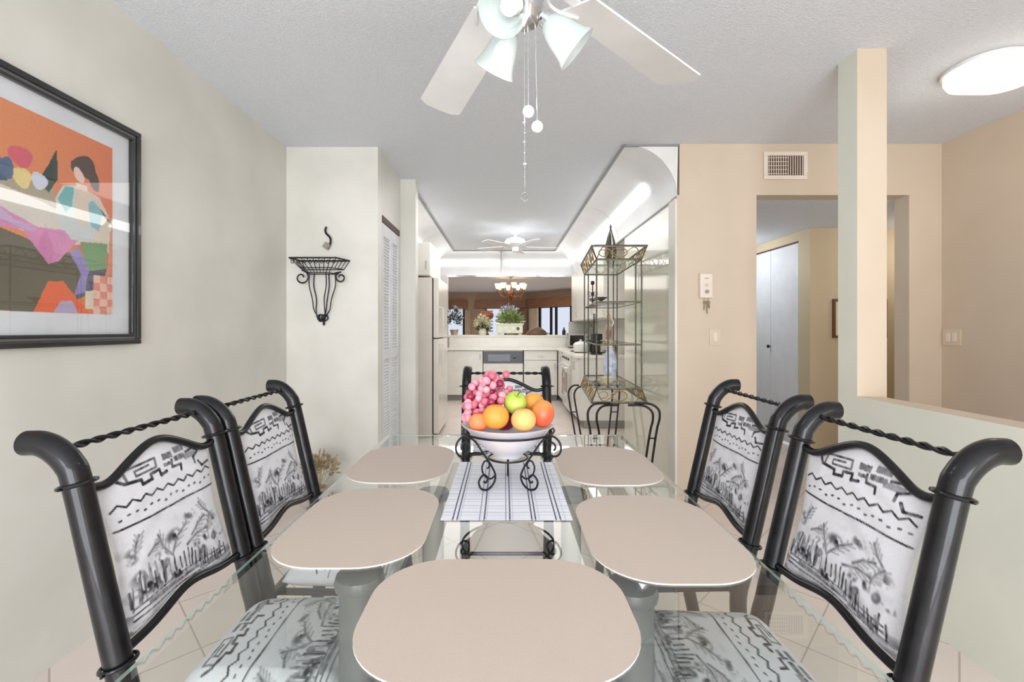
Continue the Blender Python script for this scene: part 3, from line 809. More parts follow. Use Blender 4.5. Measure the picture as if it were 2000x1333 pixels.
for i in range(4):
    for j in range(5):
        if i*.04+.9 < 1: poly([(.9+i*.035,j*.045),(.935+i*.035,j*.045),(.935+i*.035,j*.045+.045),(.9+i*.035,j*.045+.045)], ((236,150,140) if (i+j) % 2 else (240,206,186)), .05)
poly([(.95,.20),(1,.24),(1,.5),(.985,.5),(.975,.27)], (226,158,134), .05)
# flowers and leaves
poly([(.66,.66),(.735,.86),(.74,.70),(.70,.62)], (66,74,66), .2); poly([(.5,.74),(.545,.70),(.55,.62),(.5,.60)], (76,96,128), .2)
blob(.595,.755,.045,.05,(220,106,122)); blob(.60,.655,.035,.05,(238,218,150)); blob(.665,.665,.032,.042,(214,222,240)); blob(.545,.68,.025,.05,(92,112,146))
# figure : dress, neck, hair
poly([(.73,.60),(.76,.68),(.82,.70),(.88,.66),(.93,.56),(.90,.42),(.80,.40),(.74,.48)], (212,220,220), .06)
poly([(.74,.60),(.77,.68),(.81,.69),(.80,.58),(.77,.54)], (122,188,190), .08)
poly([(.87,.62),(.90,.65),(.95,.60),(.93,.48),(.89,.50)], (146,196,206), .08)
poly([(.82,.72),(.87,.72),(.88,.56),(.85,.48),(.82,.52)], (232,212,196), .05)
blob(.862,.825,.052,.062,(92,72,68),.0,wob=.06); blob(.905,.765,.026,.06,(92,72,68),.2,wob=.05); blob(.812,.80,.016,.035,(92,72,68),.2,wob=.05)
blob(.833,.765,.022,.042,(238,212,200),.35,wob=.03)
poly([(.93,.62),(1,.55),(1,.53),(.95,.58)], (120,96,80), .1)
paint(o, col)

# ------------------------------------------------------------------ wall planter, hook, dried flowers
wp = empty('wall_planter', 'black wrought iron scroll planter basket mounted on the back left wall', 'wall planter', (-1.40,3.5,1.28))
s = 1/254.
def q(px, py, y=-.01): return ((px-985)*s+1.40, y, 1.25-(py-643)*s-1.28)
m = MB()
yf = -.17
m.tube([(-.155,-.012,.492),(.215,-.012,.492),(.17,yf,.492),(-.175,yf,.492)], .006, 8, closed=True)
m.tube([(-.125,-.012,.425),(.17,-.012,.425),(.12,yf*.75,.425),(-.115,yf*.75,.425)], .0035, 8, closed=True)
m.tube([(-.09,-.012,.39),(.13,-.012,.39),(.09,yf*.6,.39),(-.08,yf*.6,.39)], .0035, 8, closed=True)
for i in range(9):
    t_ = i/8
    m.tube([(-.175+.345*t_,yf,.492),(-.115+.235*t_,yf*.75,.425),(-.08+.17*t_,yf*.6,.39)], .0028, 6)
    if i < 8:
        c_ = Vector((-.175+.345*(t_+.06), yf*.95, .465)); m.tube([c_+Vector((.012*math.cos(a_),0,.012*math.sin(a_))) for a_ in [2*PI*k/10 for k in range(10)]], .0025, 6, closed=True)
for sx, (xa, xb) in ((-1,(-.175,-.155)), (1,(.17,.215))):
    for i in range(1, 5):
        t_ = i/4; m.tube([(xa+(xb-xa)*t_,yf*(1-t_)-.012*t_,.492),((-.115 if sx < 0 else .12)+((-.125+.115) if sx < 0 else .05)*t_,yf*.75*(1-t_)-.012*t_,.425)], .0028, 6)
m.build('basket', 'dark_iron', wp, smooth=True)
for sx in (-1, 1):
    m = MB(); cx = -.128 if sx < 0 else .168
    sp = spiral(cx,.358,.014,.058 if sx < 0 else .042, PI*.5-sx*-1*1.25*2*PI+(0 if sx > 0 else 0), -sx*1.25, 34, y=-.07)
    m.tube(sp+[Vector((cx-sx*.05,-.06,.392))], .0058, 8)
    m.build('scroll', 'dark_iron', wp, smooth=True)
for k, (xt, xb, y_) in enumerate(((-.055,-.03,-.015),(-.05,.005,-.11),(.055,.02,-.015),(.07,.05,-.11),(.12,.03,-.06))):
    m = MB()
    sg = -1 if xt < 0 else 1
    rr_ = .0046
    P = cr([(xt,y_,.395),(xt+.004*sg,y_,.30),(xt*.75+.002,y_*.9,.20),(xt*.55+xb*.3,y_*.7-.01,.11),(xb,y_*.5-.012,.055),(xb+.022*-sg,y_*.3-.015,.028),(xb+.046*-sg,-.02,.048),(xb+.036*-sg,-.02,.078),(xb+.014*-sg,-.02,.072),(xb+.018*-sg,-.02,.058)], 6)
    m.tube(P, rr_, 8); m.build('scroll_bar', 'dark_iron', wp, smooth=True)
MB().lathe([(.001,0),(.010,.012),(.006,.028),(.012,.04),(.005,.055),(.001,.06)], 12, T(.02,-.02,-.005)).build('finial', 'dark_iron', wp, smooth=True)
hk = empty('wall_hook', 'curly black hook with a small taupe block above the iron planter', 'hook', (-1.355,3.5,1.84))
m = MB(); m.tube(cr([(-.002,-.03,.19),(-.01,-.03,.165),(-.004,-.03,.14),(.018,-.03,.118),(.03,-.03,.095),(.028,-.03,.065),(.018,-.022,.05)], 8), [.008]*48+[.008], 10)
m.build('curl', 'black_iron', hk, smooth=True)
MB().box((-.022,-.04,-.022), (.022,-.001,.022), T(-.002,0,.045) @ Matrix.Rotation(math.radians(30),4,'Y')).build('block', 'stone_taupe', hk, bevel=.003)

def leafy(m, center, rad, n, size, rs, up=.3, flat=.5):
    for i in range(n):
        dv = Vector((rs.gauss(0,1), rs.gauss(0,1), abs(rs.gauss(0,1))*.9+up)).normalized()
        p = Vector(center)+Vector((dv.x*rad[0], dv.y*rad[1], dv.z*rad[2]))*rs.uniform(.45,1)
        t_ = dv; sd = t_.orthogonal().normalized(); sd.rotate(Matrix.Rotation(rs.uniform(0,6.28),3,t_))
        L = size*rs.uniform(.6,1.2); w = L*flat*.5; nrm = t_.cross(sd)*L*.15
        m.add([p, p+t_*L*.5+sd*w+nrm, p+t_*L, p+t_*L*.5-sd*w+nrm], [(0,1,2,3)])
rs = random.Random(9)
df = empty('dried_flowers', 'tan dried flower bunch standing on the floor behind the left chairs', 'dried flowers', (-1.30,3.2,0))
m = MB()
for i in range(26):
    a_ = rs.uniform(0,6.28); r_ = rs.uniform(.02,.12); m.tube([(0,0,.10),(math.cos(a_)*r_*.5,math.sin(a_)*r_*.5,.2),(math.cos(a_)*r_,math.sin(a_)*r_,rs.uniform(.24,.36))], .002, 5)
leafy(m, (0,0,.2), (.14,.12,.17), 260, .045, rs, .4, .5)
m.build('dried_blooms', 'dried', df)
MB().lathe([(.001,0),(.06,0),(.075,.05),(.06,.11),(.045,.13),(.05,.14),(.04,.138),(.001,.10)], 20).build('vase', 'brown_glaze', df, smooth=True)

# ------------------------------------------------------------------ etagere (glass and iron display stand)
et = empty('display_stand', 'tall iron and glass display stand with scrolled crown against the kitchen wall', 'display stand', (0,0,0))
et.location = (1.0,4.25,0); EO = Vector((1.0,4.25,0))
def el(*p): return tuple(Vector(p)-EO)
cor = {'B': (.76,3.75), 'C': (1.13,3.75), 'A': (.845,4.80), 'D': (1.19,4.80)}
ZB, ZS = .756, 1.824
def quad(z, order='BCDA', grow=0):
    out = []
    for k in order:
        x, y = cor[k]; cx, cy = .98, 4.27; out.append(el(x+(x-cx)*grow, y+(y-cy)*grow*.35, z))
    return out
for (x, y) in ((.76,3.75),(.855,3.75),(1.082,3.75),(1.13,3.75),(.845,4.80),(.885,4.80),(1.19,4.80),(1.15,4.80)):
    MB().tube([el(x,y,ZB), el(x,y,ZS)], .0065, 8).build('post', 'pewter', et, smooth=True)
for z, lab in ((ZB,.0085),(ZS,.0085),(1.119,.006),(1.474,.006)):
    MB().tube(quad(z), lab, 8, closed=True).build('shelf_rail', 'pewter', et, smooth=True)
for z in (ZB,1.119,1.474,ZS):
    Q = quad(z); MB().prism([(p[0],p[1]) for p in Q], z-.003, z+.003).build('glass_shelf', 'shelf_glass', et)
def gallery(z_in, z_out, grow):
    m = MB(); Q0 = quad(z_in); Q1 = [Vector(p) for p in quad(z_out, grow=grow)]
    for p in Q1: p.x = min(p.x, 1.285-EO.x)
    m.tube(Q1, .0095, 8, closed=True); g = MB()
    for e in range(4):
        a0, a1 = Vector(Q0[e]), Vector(Q0[(e+1) % 4]); b0, b1 = Q1[e], Q1[(e+1) % 4]
        m.tube([a0, b0], .006, 8)
        def P(u, v): return (a0+(a1-a0)*u)*(1-v)+(b0+(b1-b0)*u)*v
        n = 1 if (a1-a0).length < .6 else 3
        for k in range(n):
            u0 = k/n; w_ = 1/n
            def Q_(u, v): return P(u0+u*w_, v)
            g.tube(cr([Q_(.02,.1),Q_(.2,.9),Q_(.38,.5),Q_(.5,.12),Q_(.62,.5),Q_(.8,.9),Q_(.98,.1)], 6), .0045, 6)
            g.tube([Q_(.5+.16*math.cos(t_), .5+.36*math.sin(t_)) for t_ in [2*PI*i/20 for i in range(20)]], .0045, 6, closed=True)
            g.tube([Q_(.18+.09*math.cos(t_), .45+.25*math.sin(t_)) for t_ in [2*PI*i/16 for i in range(16)]], .004, 6, closed=True)
    return m, g
m, g = gallery(ZS, 1.929, .22); m.build('crown_rail', 'pewter', et, smooth=True); g.build('crown_scrollwork', 'brass_gilt', et, smooth=True)
m, g = gallery(ZB, .65, .22); m.build('base_rail', 'pewter', et, smooth=True); g.build('base_scrollwork', 'brass_gilt', et, smooth=True)
def legpair(pts, off):
    m = MB(); m.tube(cr([el(*p) for p in pts], 7), .0095, 10)
    P2 = [(p[0]+off[0], p[1]+off[1], max(p[2]-(.015 if p[2] > .3 else 0), 0)) for p in pts]
    m.tube(cr([el(*p) for p in P2], 7), .0095, 10)
    for z in (.10,.36):
        t_ = (.5-z)/.5
        a0 = Vector(pts[-1])+(Vector(pts[-2])-Vector(pts[-1]))*(z/pts[-2][2]); 
        m.tube([el(*a0), el(a0.x+off[0], a0.y+off[1], z)], .006, 6)
    m.build('leg', 'black_iron', et, smooth=True)
legpair([(.86,3.70,.645),(.74,3.69,.642),(.685,3.68,.60),(.675,3.68,.53),(.70,3.70,.40),(.735,3.72,0)], (.072,.0))
legpair([(1.06,3.70,.645),(1.18,3.69,.642),(1.245,3.68,.60),(1.256,3.68,.53),(1.235,3.70,.40),(1.185,3.72,0)], (-.055,.0))
legpair([(.80,4.88,.645),(.74,4.88,.642),(.70,4.89,.60),(.69,4.89,.54),(.71,4.88,.40),(.775,4.86,0)], (.062,.0))
legpair([(1.16,4.88,.645),(1.2,4.88,.642),(1.23,4.885,.61),(1.235,4.885,.54),(1.22,4.88,.40),(1.175,4.86,0)], (-.075,.0))
m = MB()
for k in range(5):
    Mx = T(*el(1.0,4.28,1.83)) @ RZ(2*PI*k/5+.3)
    vs = []; fs = []
    pr = [(.022,.0,.010),(.04,.07,.018),(.05,.14,.022),(.046,.2,.02),(.03,.27,.014),(.012,.33,.006),(.002,.37,.001)]
    for (r_, z, w_) in pr: vs += [(r_,-w_,z),(r_+.006,0,z),(r_,w_,z),(r_-.006,0,z)]
    for i in range(len(pr)-1):
        for j in range(4): fs.append((i*4+j, i*4+(j+1) % 4, i*4+4+(j+1) % 4, i*4+4+j))
    m.add(vs, fs, Mx)
m.lathe([(.001,.36),(.012,.37),(.014,.385),(.006,.40),(.001,.415)], 12, T(*el(1.0,4.28,1.83)))
m.build('finial', 'pewter', et, smooth=True)
# things on the display stand
def lathe_thing(name, mat, prof, loc, label, cat, n=20):
    return tagged(MB().lathe(prof, n), name, mat, label, cat, smooth=True, loc=loc)
fg = empty('figurine', 'slender brown and white figurine on the middle glass shelf of the display stand', 'figurine', (.985,4.3,1.123))
MB().lathe([(.001,0),(.045,0),(.046,.012),(.03,.03),(.034,.09),(.028,.16),(.018,.20),(.024,.23),(.016,.262),(.009,.272),(.001,.275)], 18).build('robe', 'brown_glaze', fg, smooth=True)
MB().sphere((0,0,.296), .021, 14).build('head', 'flower_cream', fg, smooth=True)
m = MB(); m.tube(cr([(.018,0,.24),(.04,-.02,.19),(.02,-.035,.15)], 5), .007, 8); m.tube(cr([(-.018,0,.24),(-.045,-.015,.27),(-.06,-.02,.31)], 5), .007, 8); m.build('arm', 'flower_cream', fg, smooth=True)
ca = empty('candelabra', 'ornate dark metal candle holder at the back left of the upper glass shelf', 'candle holder', (.90,4.64,1.478))
m = MB(); m.lathe([(.001,0),(.035,0),(.03,.01),(.008,.02),(.006,.1),(.012,.12),(.006,.14),(.006,.22),(.02,.23),(.018,.26),(.001,.26)], 14)
for k in range(4):
    m.tube(spiral(.035,.13,.006,.028,PI,1.3,18)[::-1], .003, 6, M=RZ(k*PI/2)); m.tube(spiral(.03,.07,.004,.02,PI,1.2,14), .003, 6, M=RZ(k*PI/2+.7))
m.build('holder_body', 'dark_iron', ca, smooth=True)
vi = empty('scroll_sculpture', 'dark twisted metal scroll sculpture at the back left of the middle glass shelf', 'sculpture', (.91,4.62,1.123))
m = MB(); m.lathe([(.001,0),(.03,0),(.028,.012),(.006,.02),(.006,.28),(.001,.285)], 12)
for k in range(5): m.tube(spiral(.02,.06+k*.05,.004,.022,PI,1.25,16), .003, 6, M=RZ(k*1.7))
m.build('scrollwork', 'dark_iron', vi, smooth=True)
lathe_thing('vase', 'blue_glaze', [(.001,0),(.05,0),(.06,.08),(.062,.2),(.045,.26),(.03,.29),(.034,.31),(.026,.31),(.001,.28)], (1.0,4.3,.762), 'blue and white vase on the bottom shelf of the display stand', 'vase')
lathe_thing('bowl', 'flower_cream', [(.001,0),(.03,0),(.05,.02),(.075,.05),(.078,.052),(.07,.05),(.04,.02),(.001,.012)], (.93,4.12,.762), 'shallow cream bowl on the bottom shelf beside the blue and white vase', 'bowl')
lathe_thing('dish', 'pewter', [(.001,0),(.02,0),(.012,.02),(.04,.035),(.06,.05),(.058,.052),(.03,.038),(.001,.03)], (.86,4.05,1.480), 'low dark dish on the upper glass shelf near the front', 'dish')

# ------------------------------------------------------------------ wall fittings
vt = empty('air_vent', 'cream metal air vent grille above the hall opening', 'vent', (2.122,3.44,2.484))
m = MB(); w2, h2, b2 = .165,.105,.03
m.box((-w2,-.012,-h2),(w2,-.001,-h2+b2)); m.box((-w2,-.012,h2-b2),(w2,-.001,h2)); m.box((-w2,-.012,-h2+b2),(-w2+b2,-.001,h2-b2)); m.box((w2-b2,-.012,-h2+b2),(w2,-.001,h2-b2))
m.build('frame', 'plate_white', vt, bevel=.003)
MB().box((-w2+b2,-.002,-h2+b2),(w2-b2,-.0005,h2-b2)).build('duct', 'vent_dark', vt)
m = MB()
for i in range(15):
    x = -w2+b2+.009+i*(2*w2-2*b2-.018)/14; m.box((x-.0024,-.010,-h2+b2),(x+.0024,-.006,h2-b2))
for i in range(5):
    z = -h2+b2+.015+i*.030; m.box((-w2+b2,-.006,z-.002),(w2-b2-.11,-.003,z+.002))
m.build('slats', 'plate_white', vt)
ic = empty('intercom', 'white wall intercom box with round buttons on the beige wall', 'intercom', (1.516,3.44,1.575))
MB().box((-.048,-.03,-.092),(.048,-.001,.092)).build('housing', 'plate_white', ic, bevel=.006)
m = MB()
m.lathe([(.001,0),(.012,.001),(.012,.006),(.001,.007)], 16, T(0,-.030,.005) @ Matrix.Rotation(PI/2,4,'X')); m.build('button', 'plate_tan', ic, smooth=True)
MB().lathe([(.001,0),(.014,.001),(.014,.009),(.001,.01)], 16, T(.002,-.030,-.045) @ Matrix.Rotation(PI/2,4,'X')).build('button', 'stone_taupe', ic, smooth=True)
MB().box((-.014,-.033,.052),(.014,-.029,.057)).build('slot', 'stone_taupe', ic)
ky = empty('key_ring', 'small bunch of keys hanging below the intercom', 'keys', (1.522,3.432,1.485))
m = MB(); m.tube([(.016*math.cos(a_),0,-.012+.016*math.sin(a_)) for a_ in [2*PI*k/16 for k in range(16)]], .0015, 6, closed=True); m.build('ring', 'key_metal', ky)
for k, (dx, L) in enumerate(((-.012,.07),(.004,.10),(.014,.06))):
    MB().prism([(0,0),(.012,-.004),(.014,-.018),(.007,-.026),(.007,-L),(-.001,-L+.004),(-.002,-.026),(-.010,-.018),(-.009,-.004)], -.0015, .0015, T(dx,-.002*k,-.022) @ Matrix.Rotation(PI/2,4,'X') @ RZ(.1*k-.1)).build('key', 'key_metal', ky)
def switch(name, loc, rz, w, n, label):
    r = empty(name, label, 'switch', loc, rz)
    MB().box((-w/2,-.006,-.062),(w/2,-.0005,.062)).build('plate', 'plate_tan', r, bevel=.002)
    for i in range(n):
        x = (i-(n-1)/2)*.046; MB().box((x-.015,-.010,-.032),(x+.015,-.006,.032)).build('rocker', 'plate_white', r, bevel=.001)
switch('light_switch', (1.592,3.44,1.19), 0, .086, 1, 'beige light switch below the intercom')
switch('light_switch', (3.306,3.36,1.19), PI/2*-1+PI*0, .14, 2, 'double light switch on the hall side wall right of the pillar')
hp = empty('framed_picture', 'small brown framed picture on the tan hall wall, half hidden by the pillar', 'picture', (3.56,4.57,1.355))
m = MB(); m.box((-.27,-.02,-.195),(-.245,-.001,.195)); m.box((.245,-.02,-.195),(.27,-.001,.195)); m.box((-.245,-.02,-.195),(.245,-.001,-.17)); m.box((-.245,-.02,.17),(.245,-.001,.195)); m.build('frame', 'wood_dark', hp)
MB().box((-.245,-.008,-.17),(.245,-.002,.17)).build('print', 'flower_cream', hp)
# hall ceiling light
hl_ = empty('ceiling_light', 'glowing oval flush ceiling light at the right over the hall', 'light', (2.62,2.42,H))
MB().prism(rrect(.46,.34,.15,10), -.018, -.001).build('base', 'fan_white', hl_)
vs = []; fs = []; O = rrect(.44,.32,.145,10); n = len(O)
for (sc, z) in ((1,-.018),(1.0,-.05),(.93,-.078),(.75,-.094),(.4,-.10),(.02,-.101)):
    vs += [(x*sc, y*sc, z) for x, y in O]
for i in range(5):
    for k in range(n): fs.append((i*n+k, i*n+n+k, i*n+n+(k+1) % n, i*n+(k+1) % n))
fs.append(tuple(range(5*n,6*n)))
MB().add(vs, fs).build('diffuser', 'lamp_diffuser', hl_, smooth=True)

# ------------------------------------------------------------------ ceiling fans
def blade(L0, L1, w0, w1, tilt=12):
    m = MB(); pts = []
    for (x, y) in ((L0,-w0/2),(L1-.03,-w1/2),(L1-.004,-w1/2+.03),(L1,0),(L1-.004,w1/2-.03),(L1-.03,w1/2),(L0,w0/2)): pts.append((x,y))
    m.prism(pts, -.003, .003, Matrix.Rotation(math.radians(tilt),4,'X')); return m
fx, fy, fz = .05, 1.13, 2.15
fan = empty('ceiling_fan', 'white ceiling fan with frosted glass light shades hanging over the dining table', 'ceiling fan', (fx,fy,H))
dz = fz-H
MB().lathe([(.001,0),(.075,-.001),(.078,-.02),(.06,-.055),(.02,-.07),(.001,-.07)], 28).build('canopy', 'fan_white', fan, smooth=True)
MB().tube([(0,0,-.05),(0,0,dz+.09)], .013, 12).build('downrod', 'fan_white', fan, smooth=True)
MB().lathe([(.001,dz+.11),(.04,dz+.105),(.10,dz+.085),(.115,dz+.05),(.115,dz+.01),(.09,dz-.02),(.05,dz-.03),(.001,dz-.03)], 32).build('motor', 'fan_white', fan, smooth=True)
for k in range(5):
    Mx = T(0,0,dz) @ RZ(math.radians(41.5+72*k))
    o = blade(.20,.80,.125,.165).build('blade', 'fan_white', fan); o.matrix_local = Mx
    m = MB(); m.box((.08,-.012,.0),(.24,.012,.006)); m.tube(cr([(.10,.01,.006),(.14,.05,.006),(.19,.055,.004),(.25,.035,.004)], 6), .005, 8); m.tube(cr([(.10,-.01,.006),(.14,-.05,.006),(.19,-.055,.004),(.25,-.035,.004)], 6), .005, 8)
    o = m.build('blade_bracket', 'fan_white', fan, smooth=True); o.matrix_local = Mx
MB().lathe([(.001,dz-.03),(.035,dz-.032),(.05,dz-.05),(.05,dz-.10),(.035,dz-.14),(.001,dz-.15)], 24).build('light_fitter', 'chrome', fan, smooth=True)
shade_prof = [(.020,0),(.026,-.008),(.034,-.025),(.040,-.045),(.044,-.065),(.050,-.085),(.058,-.10),(.0565,-.101),(.048,-.086),(.042,-.065),(.038,-.045),(.032,-.025),(.022,-.008),(.018,-.002)]
for ang, tl in ((-113,52),(8,50),(128,44)):
    a_ = math.radians(ang)
    D = Vector((math.cos(a_),math.sin(a_),0)); base = D*.058+Vector((0,0,dz-.13))
    Mx = T(*base) @ RZ(a_) @ Matrix.Rotation(-math.radians(tl),4,'Y')
    m = MB(); m.tube([D*.03+Vector((0,0,dz-.10)), base], .011, 10); m.lathe([(.001,.012),(.02,.01),(.022,-.012),(.001,-.014)], 16, Mx)
    arm = m.build('lamp_arm', 'chrome', fan, smooth=True)
    MB().lathe(shade_prof, 32, Mx).build('lamp_shade', 'frosted', arm, smooth=True)
    MB().sphere((0,0,-.05), .021, 16, (1,1,1.3), M=Mx).build('bulb', 'bulb_glow', arm, smooth=True)
for (x, y, zb, mat_) in ((.010,0,1.79,'fan_white'), (.032,.0,1.752,'fan_white')):
    o = MB().tube([(x*.8,y,dz-.11),(x,y,zb-H+.016)], .0012, 6).build('pull_chain', 'chrome', fan)
    MB().sphere((x,y,zb-H), .0145, 16).build('ball', 'fan_white', o, smooth=True)
o = MB().tube([(.0,.004,dz-.11),(.001,.004,1.60-H)], .0008, 6).build('pull_chain', 'chrome', fan)
for i, (z, r_) in enumerate(((1.76,.006),(1.735,.004),(1.71,.007),(1.685,.0045),(1.655,.0075),(1.625,.004),(1.60,.005))):
    MB().sphere((.001,.004,z-H), r_, 8, (1,1,1.3)).build('crystal_bead', 'crystal', o)
MB().tube([Vector((.001+.009*math.cos(a_),.004,1.58-H+.011*math.sin(a_))) for a_ in [2*PI*k/16 for k in range(16)]], .003, 8, closed=True).build('crystal_drop', 'crystal', o, smooth=True)

kf = empty('ceiling_fan', 'distant white ceiling fan in the kitchen', 'ceiling fan', (.155,6.44,H))
MB().lathe([(.001,0),(.085,-.001),(.08,-.025),(.05,-.05),(.02,-.055)], 24).build('canopy', 'fan_white', kf, smooth=True)
MB().tube([(0,0,-.05),(0,0,-.15)], .012, 10).build('downrod', 'chrome', kf, smooth=True)
MB().lathe([(.001,-.10),(.06,-.11),(.13,-.135),(.15,-.17),(.15,-.205),(.10,-.225),(.05,-.24),(.045,-.30),(.02,-.315),(.001,-.315)], 28).build('motor', 'fan_white', kf, smooth=True)
for k in range(5):
    o = blade(.16,.60,.11,.14,10).build('blade', 'fan_white', kf); o.matrix_local = T(0,0,-.235) @ RZ(math.radians(8+72*k))

# ------------------------------------------------------------------ kitchen
rf = empty('refrigerator', 'tall pale refrigerator at the left of the kitchen, seen from its side', 'refrigerator', (-1.16,5.6,0))
MB().box((-.40,-.40,.02),(.335,.40,1.84)).build('body', 'fridge', rf, bevel=.008)
MB().box((.335,-.395,.05),(.348,.395,1.835)).build('gasket', 'gasket', rf)
for (z0, z1) in ((.05,1.135),(1.147,1.84)):
    d_ = MB().box((.348,-.40,z0),(.41,.40,z1)).build('door', 'fridge', rf, bevel=.01)
    m = MB(); za, zb = (z1-.45,z1-.06) if z0 < 1 else (z0+.04,z0+.35)
    m.tube([(.41,-.33,za),(.45,-.33,za),(.45,-.33,zb),(.41,-.33,zb)], .010, 8); m.build('handle', 'fridge', d_, smooth=True)
def cabinet(loc, rz, w, h, dpt, label, doors=1, drawer=False, knob='pull', z0=.1, group=None, cat='cabinet'):
    """front faces -Y locally; origin centre front bottom"""
    r = empty('cabinet', label, cat, loc, rz, group)
    MB().box((-w/2,.02,z0 if z0 > 0 else 0),(w/2,dpt,h)).build('carcass', 'cabinet', r)
    if z0 > 0: MB().box((-w/2,.07,0),(w/2,dpt,z0)).build('plinth', 'cab_gap', r)
    top = h-.01
    if drawer:
        dd = MB().box((-w/2+.006,0,h-.17),(w/2-.006,.02,top)).build('drawer', 'cabinet', r, bevel=.003)
        MB().box((-.05,-.02,h-.095),(.05,-.008,h-.085)).box((-.05,-.012,h-.095),(-.042,0,h-.085)).box((.042,-.012,h-.095),(.05,0,h-.085)).build('handle', 'steel', dd)
        top = h-.18
    for i in range(doors):
        x0 = -w/2+i*w/doors+.004; x1 = -w/2+(i+1)*w/doors-.004
        d_ = MB().box((x0,0,max(z0,0)+.01),(x1,.02,top)).build('door', 'cabinet', r, bevel=.003)
        hx = x1-.04 if i % 2 == 0 else x0+.04; hz = top-.1 if h < 1.2 and z0 > 0 else .12
        MB().tube([(hx,0,hz-.045),(hx,-.022,hz-.045),(hx,-.022,hz+.045),(hx,0,hz+.045)], .005, 6).build('handle', 'steel', d_, smooth=True)
    return r
cabinet((-1.16,5.2,1.86), PI/2*0, .62, .385, .85, 'white cabinet built in above the refrigerator', 1, z0=0)
cabinet((-.685,7.9,0), 0, .62, .88, .58, 'white base cabinet left of the dishwasher', 1)
cabinet((.63,7.9,0), 0, .58, .88, .58, 'white base cabinet with drawer right of the dishwasher', 1, True)
cabinet((.93,6.0,0), PI/2*-1, .58, .88, .62, 'white base cabinet at the near end of the right kitchen counter', 2)
cabinet((.93,7.58,0), PI/2*-1, .60, .88, .62, 'white corner base cabinet beyond the cooking range', 1)
dw = empty('dishwasher', 'built-in dishwasher with dark control strip under the kitchen counter', 'dishwasher', (-.02,7.9,0))
MB().box((-.345,.02,.1),(.345,.55,.88)).build('body', 'cabinet', dw)
MB().box((-.34,-.005,.12),(.34,.02,.65)).build('door', 'cabinet', dw, bevel=.004)
pn = MB().box((-.345,-.012,.66),(.345,.02,.86)).build('control_panel', 'dark_plastic', dw, bevel=.004)
MB().box((-.26,-.018,.69),(.12,-.012,.81)).build('display', 'blue_grey_panel', pn)
MB().lathe([(.001,0),(.028,.001),(.026,.012),(.001,.014)], 16, T(.2,-.012,.76) @ Matrix.Rotation(PI/2,4,'X')).build('dial', 'black_plastic', pn, smooth=True)
MB().box((-.345,.06,0),(.345,.5,.1)).build('plinth', 'cab_gap', dw)
m = MB(); m.box((-1.5,7.87,.88),(1.572,8.465,.915)); m.box((.90,7.20,.88),(1.572,7.87,.915))
tagged(m, 'countertop', 'counter', 'cream kitchen countertop running round the back corner', 'countertop', bevel=.004)
tagged(MB().box((.90,5.70,.88),(1.572,6.32,.915)), 'countertop', 'counter', 'short cream countertop piece in front of the cooking range, holding the coffee maker', 'countertop', bevel=.004)
tagged(MB().box((-1.058,8.26,1.10),(1.298,8.78,1.138)), 'bar_ledge', 'bar_top', 'pale raised bar ledge in the kitchen pass-through', 'countertop', bevel=.006)
struct('wall_backsplash', MB().box((-1.0,8.27,.915),(1.2,8.49,1.10)), 'cabinet')
# range
rg = empty('cooking_range', 'white cooking range with dark oven window in the right kitchen run', 'stove', (.92,6.76,0))
MB().box((.0,-.42,.08),(.62,.42,.905)).build('body', 'cabinet', rg, bevel=.006)
od = MB().box((-.03,-.38,.22),(.0,.38,.74)).build('oven_door', 'cabinet', rg, bevel=.006)
MB().box((-.034,-.26,.34),(-.030,.26,.62)).build('oven_window', 'night_glass', od)
MB().tube([(-.03,-.33,.70),(-.075,-.33,.70),(-.075,.33,.70),(-.03,.33,.70)], .011, 8).build('handle', 'chrome', od, smooth=True)
for k in range(4):
    MB().lathe([(.001,.02),(.018,.018),(.02,0)], 14, T(-.002,-.3+k*.2,.82) @ Matrix.Rotation(-PI/2,4,'Y')).build('knob', 'dark_plastic', rg, smooth=True)
for (x, y) in ((.18,-.2),(.18,.2),(.45,-.2),(.45,.2)):
    MB().tube([(x+.085*math.cos(a_),y+.085*math.sin(a_),.912) for a_ in [2*PI*i/20 for i in range(20)]], .007, 6, closed=True).tube([(x+.045*math.cos(a_),y+.045*math.sin(a_),.912) for a_ in [2*PI*i/16 for i in range(16)]], .007, 6, closed=True).build('burner', 'black_plastic', rg)
tl = MB(); vs = []; fs = []
for j in range(13):
    for i in range(9):
        u = i/8; v = j/12; vs.append((-.078-.008*math.sin(u*14)-.004*v, -.20+.16*u, .705-.36*v))
for j in range(12):
    for i in range(8): a_ = j*9+i; fs.append((a_,a_+1,a_+10,a_+9))
o = tl.add(vs, fs).build('dish_towel', 'towel_brown', smooth=True); o.location = (.905,6.50,0)
sm = o.modifiers.new('t','SOLIDIFY'); sm.thickness = .006
tag(o, 'brown patterned dish towel hanging on the oven handle', 'towel')
pt = empty('cooking_pot', 'white lidded pot on the cooking range', 'pot', (1.10,6.55,.921))
MB().lathe([(.001,0),(.09,0),(.105,.02),(.108,.10),(.112,.104),(.001,.104)], 24).build('pot_body', 'white_glaze', pt, smooth=True)
MB().lathe([(.11,.105),(.08,.135),(.03,.15),(.012,.155),(.018,.175),(.001,.18)], 24).build('lid', 'white_glaze', pt, smooth=True)
